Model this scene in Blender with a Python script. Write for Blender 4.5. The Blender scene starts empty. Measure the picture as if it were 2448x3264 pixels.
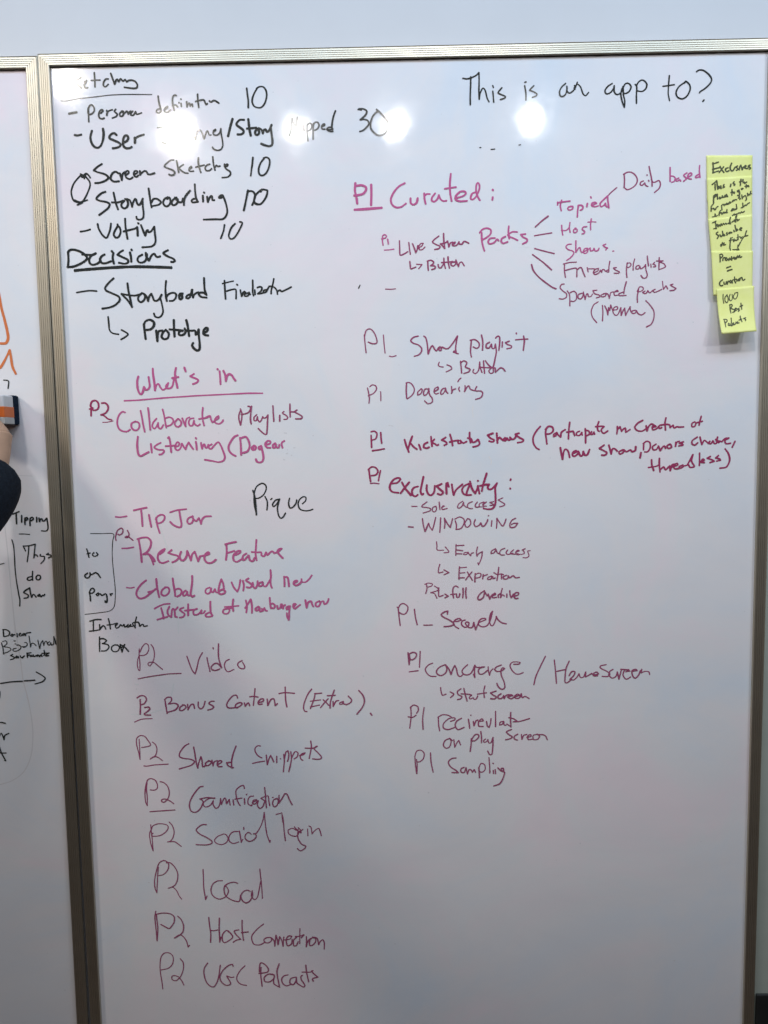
import bpy, bmesh, math, random
from mathutils import Vector, Matrix, noise
random.seed(7)
sc = bpy.context.scene
col = sc.collection

# ---------------------------------------------------------------- camera
PITCH, YAW, ROLL, CX, CY, CZ = [0.09078, -0.009462, -0.017244, -0.039269, -1.326799, 1.473843]
cam_d = bpy.data.cameras.new('camera')
cam = bpy.data.objects.new('camera', cam_d); col.objects.link(cam)
cam_d.sensor_fit = 'VERTICAL'; cam_d.sensor_height = 36.0
cam_d.lens = 36.0 * 2450.0 / 3264.0
cam_d.clip_start = 0.02; cam_d.clip_end = 50.0
fwd = Vector((math.sin(YAW) * math.cos(PITCH), math.cos(YAW) * math.cos(PITCH), -math.sin(PITCH)))
right = Vector((math.cos(YAW), -math.sin(YAW), 0.0))
up = right.cross(fwd)
r2 = right * math.cos(ROLL) + up * math.sin(ROLL)
u2 = up * math.cos(ROLL) - right * math.sin(ROLL)
rot = Matrix((r2, u2, -fwd)).transposed()
cam.matrix_world = Matrix.Translation((CX, CY, CZ)) @ rot.to_4x4()
sc.camera = cam

# ---------------------------------------------------------------- world, lamps, exposure
wd = bpy.data.worlds.new('World'); sc.world = wd; wd.use_nodes = True
bg = wd.node_tree.nodes['Background']
bg.inputs[0].default_value = (1.0, 0.80, 0.82, 1); bg.inputs[1].default_value = 0.045
sc.view_settings.view_transform = 'Standard'; sc.view_settings.look = 'None'
sc.view_settings.exposure = 0.10; sc.view_settings.gamma = 1.0
sc.render.use_motion_blur = False

def disk_lamp(loc, target, power, r, colour, spread=75):
    d = bpy.data.lights.new('track_or_fill_lamp', 'AREA'); d.shape = 'DISK'; d.size = 2 * r
    d.energy = power; d.color = colour; d.spread = math.radians(spread)
    o = bpy.data.objects.new('track_or_fill_lamp', d); col.objects.link(o)
    o.location = loc
    o.rotation_euler = (Vector(target) - Vector(loc)).to_track_quat('-Z', 'Y').to_euler()
    return o

WARM = (1.0, 0.93, 0.84)
NEUT = (1.0, 0.97, 0.95)
# a track of small ceiling lamps about two metres in front of the boards
disk_lamp((-2.00, -1.05, 2.65), (-0.2, 0, 0.85), 4.0, 0.17, (1.0, 0.89, 0.78), 85)
disk_lamp((-1.20, -1.58, 2.80), (-0.4, 0, 1.8), 0.36, 0.05, WARM)
disk_lamp((-0.92, -2.08, 2.80), (-0.3, 0, 1.8), 0.60, 0.06, WARM)
disk_lamp((-0.41, -2.06, 2.80), (-0.1, 0, 1.6), 0.22, 0.034, NEUT)
disk_lamp((0.00, -2.03, 2.80), (0.0, 0, 1.6), 0.26, 0.036, NEUT)
disk_lamp((0.57, -2.00, 2.80), (0.2, 0, 1.6), 0.26, 0.036, NEUT)
# unseen fill lamps added nearer the wall, brightening the boards from above
for x_ in (-0.85, 0.15, 1.15):
    disk_lamp((x_, -1.02, 2.82), (x_ * 0.9, 0, 0.95), 1.95, 0.06, (1.0, 0.935, 0.90), 90)
disk_lamp((1.95, -1.70, 2.80), (0.4, 0, 1.9), 2.6, 0.07, (0.9, 0.96, 1.0), 90)
# a long cool fill light added close to the wall, not a real fixture
pd = bpy.data.lights.new('added_cool_fill', 'AREA'); pd.shape = 'RECTANGLE'; pd.size = 3.4; pd.size_y = 0.35
pd.energy = 20.5; pd.color = (0.47, 0.71, 1.0)
po = bpy.data.objects.new('added_cool_fill', pd); col.objects.link(po); po.location = (0.3, -0.85, 2.85)
po.rotation_euler = (math.radians(28), 0, 0)

# ---------------------------------------------------------------- helpers
def tag(o, label=None, cat=None, group=None, kind=None):
    if label: o['label'] = label
    if cat: o['category'] = cat
    if group: o['group'] = group
    if kind: o['kind'] = kind
    return o
def empty(name, loc=(0, 0, 0)):
    o = bpy.data.objects.new(name, None); o.location = loc; o.empty_display_size = 0.05
    col.objects.link(o); return o
def mesh_obj(name, verts, faces, mat, parent=None, smooth=False):
    m = bpy.data.meshes.new(name); m.from_pydata([tuple(v) for v in verts], [], faces); m.update()
    if mat: m.materials.append(mat)
    if smooth: m.polygons.foreach_set('use_smooth', [True] * len(m.polygons))
    o = bpy.data.objects.new(name, m); col.objects.link(o)
    if parent:
        o.parent = parent; o.matrix_parent_inverse = Matrix.Translation(-Vector(parent.location))
    return o
def bm_obj(name, bm, mat, parent=None, smooth=False):
    m = bpy.data.meshes.new(name); bm.to_mesh(m); bm.free()
    if mat: m.materials.append(mat)
    if smooth: m.polygons.foreach_set('use_smooth', [True] * len(m.polygons))
    o = bpy.data.objects.new(name, m); col.objects.link(o)
    if parent:
        o.parent = parent; o.matrix_parent_inverse = Matrix.Translation(-Vector(parent.location))
    return o
def box(bm, x0, x1, y0, y1, z0, z1, bev=0.0, seg=2):
    t = bmesh.new()
    v = [t.verts.new(p) for p in ((x0,y0,z0),(x1,y0,z0),(x1,y1,z0),(x0,y1,z0),(x0,y0,z1),(x1,y0,z1),(x1,y1,z1),(x0,y1,z1))]
    for f in ((3,2,1,0),(4,5,6,7),(0,1,5,4),(1,2,6,5),(2,3,7,6),(3,0,4,7)): t.faces.new([v[i] for i in f])
    if bev: bmesh.ops.bevel(t, geom=t.edges[:], offset=bev, segments=seg, affect='EDGES', profile=0.5)
    m = bpy.data.meshes.new('tmp'); t.to_mesh(m); t.free(); bm.from_mesh(m); bpy.data.meshes.remove(m)

# ---------------------------------------------------------------- materials
def new_mat(name):
    m = bpy.data.materials.new(name); m.use_nodes = True
    nt = m.node_tree; b = nt.nodes['Principled BSDF']
    return m, nt, b
def N(nt, t, **kw):
    n = nt.nodes.new(t)
    for k, v in kw.items(): setattr(n, k, v)
    return n
def noise_node(nt, scale, detail=3, rough=0.55, vec=None, dist=0.0):
    n = N(nt, 'ShaderNodeTexNoise'); n.inputs['Scale'].default_value = scale
    n.inputs['Detail'].default_value = detail; n.inputs['Roughness'].default_value = rough
    n.inputs['Distortion'].default_value = dist
    if vec: nt.links.new(vec, n.inputs['Vector'])
    return n
def ramp(nt, src, stops):
    r = N(nt, 'ShaderNodeValToRGB'); nt.links.new(src, r.inputs[0])
    while len(r.color_ramp.elements) < len(stops): r.color_ramp.elements.new(0.5)
    for e, (p, c) in zip(r.color_ramp.elements, stops):
        e.position = p; e.color = (*c, 1) if len(c) == 3 else c
    return r
def objco(nt): return N(nt, 'ShaderNodeTexCoord').outputs['Object']

def board_material():
    m, nt, b = new_mat('whiteboard_enamel')
    co = objco(nt)
    a = noise_node(nt, 3.2, 6, 0.62, co, 0.7)
    r1 = ramp(nt, a.outputs['Fac'], [(0.32, (0.715, 0.770, 0.825)), (0.5, (0.785, 0.785, 0.80)), (0.66, (0.84, 0.76, 0.79))])
    # wiped ink residue: broad strokes of a cloth, very faint
    mp = N(nt, 'ShaderNodeMapping'); nt.links.new(co, mp.inputs[0])
    mp.inputs['Rotation'].default_value = (0, 0.5, 0); mp.inputs['Scale'].default_value = (1.6, 1, 2.6)
    s = noise_node(nt, 2.0, 5, 0.65, mp.outputs[0], 0.8)
    r2 = ramp(nt, s.outputs['Fac'], [(0.32, (0.955, 0.955, 0.965)), (0.66, (1, 1, 1))])
    mx = N(nt, 'ShaderNodeMix', data_type='RGBA', blend_type='MULTIPLY'); mx.inputs[0].default_value = 1
    nt.links.new(r1.outputs[0], mx.inputs[6]); nt.links.new(r2.outputs[0], mx.inputs[7])
    nt.links.new(mx.outputs[2], b.inputs['Base Color'])
    g = noise_node(nt, 26.0, 3, 0.6, co, 0.5)
    r3 = ramp(nt, g.outputs['Fac'], [(0.3, (0.055, 0.055, 0.055)), (0.7, (0.115, 0.115, 0.115))])
    nt.links.new(r3.outputs[0], b.inputs['Roughness'])
    bp = N(nt, 'ShaderNodeBump'); bp.inputs['Strength'].default_value = 0.05; bp.inputs['Distance'].default_value = 0.004
    w = noise_node(nt, 16.0, 2, 0.5, co); nt.links.new(w.outputs['Fac'], bp.inputs['Height'])
    nt.links.new(bp.outputs[0], b.inputs['Normal'])
    b.inputs['Specular IOR Level'].default_value = 0.55
    return m
M_BOARD = board_material()

def rail_material():
    m, nt, b = new_mat('anodised_rail')
    co = objco(nt)
    a = noise_node(nt, 25.0, 3, 0.6, co)
    r = ramp(nt, a.outputs['Fac'], [(0.3, (0.49, 0.445, 0.355)), (0.7, (0.53, 0.485, 0.39))])
    nt.links.new(r.outputs[0], b.inputs['Base Color'])
    b.inputs['Metallic'].default_value = 0.97; b.inputs['Roughness'].default_value = 0.48
    return m
M_RAIL = rail_material()

def simple(name, c, rough=0.6, var=0.12, scale=30, spec=0.5, bump=0.0, metallic=0.0):
    m, nt, b = new_mat(name); co = objco(nt)
    a = noise_node(nt, scale, 4, 0.6, co)
    lo = tuple(max(0, v * (1 - var)) for v in c); hi = tuple(min(1, v * (1 + var)) for v in c)
    r = ramp(nt, a.outputs['Fac'], [(0.3, lo), (0.7, hi)])
    nt.links.new(r.outputs[0], b.inputs['Base Color'])
    b.inputs['Roughness'].default_value = rough; b.inputs['Specular IOR Level'].default_value = spec
    b.inputs['Metallic'].default_value = metallic
    if bump:
        bp = N(nt, 'ShaderNodeBump'); bp.inputs['Strength'].default_value = bump; bp.inputs['Distance'].default_value = 0.002
        nt.links.new(a.outputs['Fac'], bp.inputs['Height']); nt.links.new(bp.outputs[0], b.inputs['Normal'])
    return m
M_WALL = simple('painted_wall', (0.64, 0.645, 0.655), 0.75, 0.015, 8, 0.3, 0.15)
M_GREYWALL = simple('grey_green_paint', (0.37, 0.41, 0.36), 0.7, 0.06, 12, 0.3, 0.15)
M_DARK = simple('black_laminate', (0.012, 0.014, 0.014), 0.5, 0.2, 20)
M_SEAM = simple('dark_gap', (0.03, 0.028, 0.025), 0.8, 0.2, 20)
M_FLOOR = simple('brown_carpet', (0.10, 0.065, 0.05), 0.95, 0.3, 90, 0.2, 0.4)
M_SKIN = simple('skin', (0.42, 0.26, 0.17), 0.5, 0.10, 45, 0.4, 0.25)
M_NAIL = simple('fingernail', (0.60, 0.40, 0.32), 0.3, 0.05, 40)
M_KNIT = simple('black_knit', (0.008, 0.012, 0.018), 0.95, 0.35, 220, 0.15, 0.6)
M_TROUSER = simple('dark_trousers', (0.02, 0.025, 0.04), 0.9, 0.3, 150, 0.2, 0.3)
M_HAIR = simple('dark_hair', (0.03, 0.02, 0.015), 0.6, 0.4, 120, 0.4, 0.5)
M_SHOE = simple('black_shoe', (0.02, 0.02, 0.02), 0.5, 0.2, 50)
M_FELT = simple('navy_felt', (0.012, 0.022, 0.04), 0.95, 0.4, 300, 0.1, 0.8)
M_EWHITE = simple('eraser_white', (0.55, 0.55, 0.56), 0.5, 0.05, 40)
M_EORANGE = simple('eraser_orange', (0.60, 0.13, 0.02), 0.5, 0.08, 40)
M_EGREY = simple('eraser_grey', (0.42, 0.42, 0.40), 0.5, 0.05, 40)

def note_material():
    m, nt, b = new_mat('yellow_note_paper'); co = objco(nt)
    a = noise_node(nt, 40, 4, 0.6, co)
    r = ramp(nt, a.outputs['Fac'], [(0.3, (0.77, 0.80, 0.27)), (0.7, (0.82, 0.84, 0.34))])
    nt.links.new(r.outputs[0], b.inputs['Base Color'])
    b.inputs['Roughness'].default_value = 0.75; b.inputs['Specular IOR Level'].default_value = 0.3
    return m
M_NOTE = note_material()

def ink_material(name, light, dark, rough=0.12):
    """ink density is stored per point of the stroke: pale where the pen ran fast, dark where it pooled"""
    m, nt, b = new_mat(name)
    at = N(nt, 'ShaderNodeAttribute'); at.attribute_name = 'density'
    co = objco(nt); a = noise_node(nt, 420, 3, 0.7, co)
    ad = N(nt, 'ShaderNodeMath', operation='MULTIPLY_ADD'); nt.links.new(a.outputs['Fac'], ad.inputs[0])
    ad.inputs[1].default_value = 0.5; nt.links.new(at.outputs['Fac'], ad.inputs[2])
    sb = N(nt, 'ShaderNodeMath', operation='SUBTRACT'); nt.links.new(ad.outputs[0], sb.inputs[0]); sb.inputs[1].default_value = 0.25
    r = ramp(nt, sb.outputs[0], [(0.0, light), (0.55, tuple((l + 2 * d) / 3 for l, d in zip(light, dark))), (1.0, dark)])
    nt.links.new(r.outputs[0], b.inputs['Base Color'])
    b.inputs['Roughness'].default_value = rough
    return m
INK = {
 'k': ink_material('black_ink', (0.032, 0.036, 0.034), (0.003, 0.004, 0.004)),
 'm': ink_material('magenta_ink', (0.52, 0.12, 0.28), (0.14, 0.018, 0.062)),
 'r': ink_material('crimson_ink', (0.34, 0.045, 0.12), (0.08, 0.008, 0.028)),
 'd': ink_material('thin_magenta_ink', (0.32, 0.075, 0.155), (0.045, 0.008, 0.020)),
 'g': ink_material('wiped_ink', (0.66, 0.66, 0.68), (0.48, 0.49, 0.50)),
 'f': ink_material('faint_residue', (0.745, 0.75, 0.76), (0.655, 0.66, 0.67)),
 'o': ink_material('orange_ink', (0.66, 0.20, 0.075), (0.42, 0.09, 0.03)),
 'n': ink_material('note_ink', (0.05, 0.06, 0.012), (0.010, 0.014, 0.002), 0.6),
}
INK_NAME = {'k': 'black', 'm': 'magenta', 'r': 'crimson', 'd': 'thin dark magenta', 'g': 'pale grey', 'f': 'very faint grey', 'o': 'orange', 'n': 'black'}

# ---------------------------------------------------------------- handwriting
def smooth_stroke(P, step):
    """Catmull-Rom through the traced points, broken where the pen turned sharply"""
    P = [Vector(p) for p in P]
    Q = [P[0]]
    for p in P[1:]:
        if (p - Q[-1]).length > 1e-6: Q.append(p)
    P = Q
    if len(P) == 1: return [[P[0], P[0] + Vector((step * 0.3, 0))]]
    runs = [[P[0]]]
    for i in range(1, len(P)):
        runs[-1].append(P[i])
        if i < len(P) - 1:
            a = (P[i] - P[i - 1]).normalized(); b = (P[i + 1] - P[i]).normalized()
            if a.dot(b) < -0.35: runs.append([P[i]])
    out = []
    for R in runs:
        if len(R) == 2:
            n = max(2, int((R[1] - R[0]).length / step)); out.append([R[0].lerp(R[1], k / n) for k in range(n + 1)]); continue
        E = [R[0] * 2 - R[1]] + R + [R[-1] * 2 - R[-2]]; L = []
        for i in range(1, len(E) - 2):
            p0, p1, p2, p3 = E[i - 1:i + 3]
            n = max(2, int((p2 - p1).length / step))
            m1 = (p2 - p0) * 0.46; m2 = (p3 - p1) * 0.46; lim = (p2 - p1).length * 1.1
            if m1.length > lim: m1 = m1 * (lim / m1.length)
            if m2.length > lim: m2 = m2 * (lim / m2.length)
            for k in range(n):
                t = k / n; t2 = t * t; t3 = t2 * t
                L.append(p1 * (2 * t3 - 3 * t2 + 1) + m1 * (t3 - 2 * t2 + t) + p2 * (-2 * t3 + 3 * t2) + m2 * (t3 - t2))
        L.append(R[-1]); out.append(L)
    return out

lift = [0]
def ink_geometry(strokes, width, colour, place, step=0.0014):
    """ribbons with round ends; place(u, v, h) gives the point h above the written surface"""
    V, Fc, D = [], [], []
    H0, HS = (0.00003, 0.1) if colour in 'gf' else (0.00020, 1.0)
    for S in strokes:
        for L in smooth_stroke(S, step):
            n = len(L); ph = random.uniform(0, 100); base = random.uniform(0.25, 0.62)
            total = sum((L[i + 1] - L[i]).length for i in range(n - 1)); run = 0.0
            lift[0] = (lift[0] + 7) % 40
            first = len(V)
            for i in range(n):
                if i: run += (L[i] - L[i - 1]).length
                t = (L[min(i + 1, n - 1)] - L[max(i - 1, 0)])
                t = t.normalized() if t.length > 1e-9 else Vector((1, 0))
                nv = Vector((-t.y, t.x))
                w = width * 0.5 * (0.92 + 0.22 * noise.noise(Vector((run * 60, ph, 0))) + 0.10 * noise.noise(Vector((run * 600, ph, 3))))
                w *= 0.90 + 0.16 * abs(t.y)          # chisel-worn tip: a little wider on down strokes
                e = min(run, total - run)
                d = base + 0.45 * noise.noise(Vector((run * 45, ph, 7))) + 0.5 * max(0.0, 1 - e / 0.004)
                h = H0 + lift[0] * 0.000012 * HS + (i % 50) * 0.0000015
                p = L[i]
                for s, dd in ((-1, 0.22), (0, 0.0), (1, 0.22)):
                    qv = p + nv * (w * s); V.append(place(qv.x, qv.y, h)); D.append(min(1, max(0, d + dd)))
                if i:
                    a = len(V) - 6; b = len(V) - 3
                    Fc += [(a, a + 1, b + 1, b), (a + 1, a + 2, b + 2, b + 1)]
            for end in (0, 1):                        # round caps
                p = L[0] if end == 0 else L[-1]
                t = (L[0] - L[1]) if end == 0 else (L[-1] - L[-2])
                t = t.normalized() if t.length > 1e-9 else Vector((1, 0)); nv = Vector((-t.y, t.x))
                w = width * 0.47; c = first + 1 if end == 0 else len(V) - 2
                h = H0 + lift[0] * 0.000012 * HS
                ring = []
                for k in range(7):
                    an = math.pi * k / 6; qv = p + nv * (w * math.cos(an)) + t * (w * 0.9 * math.sin(an))
                    V.append(place(qv.x, qv.y, h)); D.append(min(1, base + 0.6)); ring.append(len(V) - 1)
                V.append(place(p.x, p.y, h)); D.append(min(1, base + 0.4)); cc = len(V) - 1
                for k in range(6): Fc.append((cc, ring[k], ring[k + 1]))
                if end == 0: first0 = cc
            # caps were appended after the ribbon, so the ribbon indices stay valid
    return V, Fc, D

def ink_object(name, V, Fc, D, mat, parent):
    o = mesh_obj(name, V, Fc, mat, parent)
    at = o.data.attributes.new('density', 'FLOAT', 'POINT'); at.data.foreach_set('value', D)
    # make every face look away from the written surface
    bm = bmesh.new(); bm.from_mesh(o.data)
    bm.normal_update()
    for f in bm.faces:
        if f.normal.y > 0: f.normal_flip()
    bm.to_mesh(o.data); bm.free()
    return o

KIND = {'underline': 'underline', '-': 'dash_mark', 'hook_arrow': 'arrow_mark', 'arrow': 'arrow_mark', 'loop_arrow': 'loop_arrow_mark',
        'bracket': 'bracket_line', 'branch': 'branch_line', 'smear': 'smear', 'link_line': 'link_line', 'faint_line': 'wiped_line', 'smudge': 'speck',
        'stray_dots': 'stray_dots', 'stray_mark': 'stray_mark', 'slash': 'slash_mark', 'corner_mark': 'corner_mark', 'exclamation': 'hooked_stroke',
        '.': 'full_stop', 'equals': 'equals_sign'}
DESC = {'underline': '%s underline', '-': '%s dash', 'hook_arrow': '%s hooked arrow', 'arrow': '%s arrow', 'loop_arrow': '%s loop of two arrows',
        'bracket': '%s bracket line', 'branch': '%s line fanning out from the word Packs', 'smear': '%s smear of wiped ink', 'link_line': '%s line joining two words', 'faint_line': '%s line, mostly wiped off',
        'smudge': '%s speck of wiped ink', 'stray_dots': '%s stray dots', 'stray_mark': '%s stray mark', 'slash': '%s slash', 'corner_mark': '%s corner mark',
        'exclamation': '%s hooked stroke', '.': '%s full stop', 'equals': '%s equals sign'}
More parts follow.
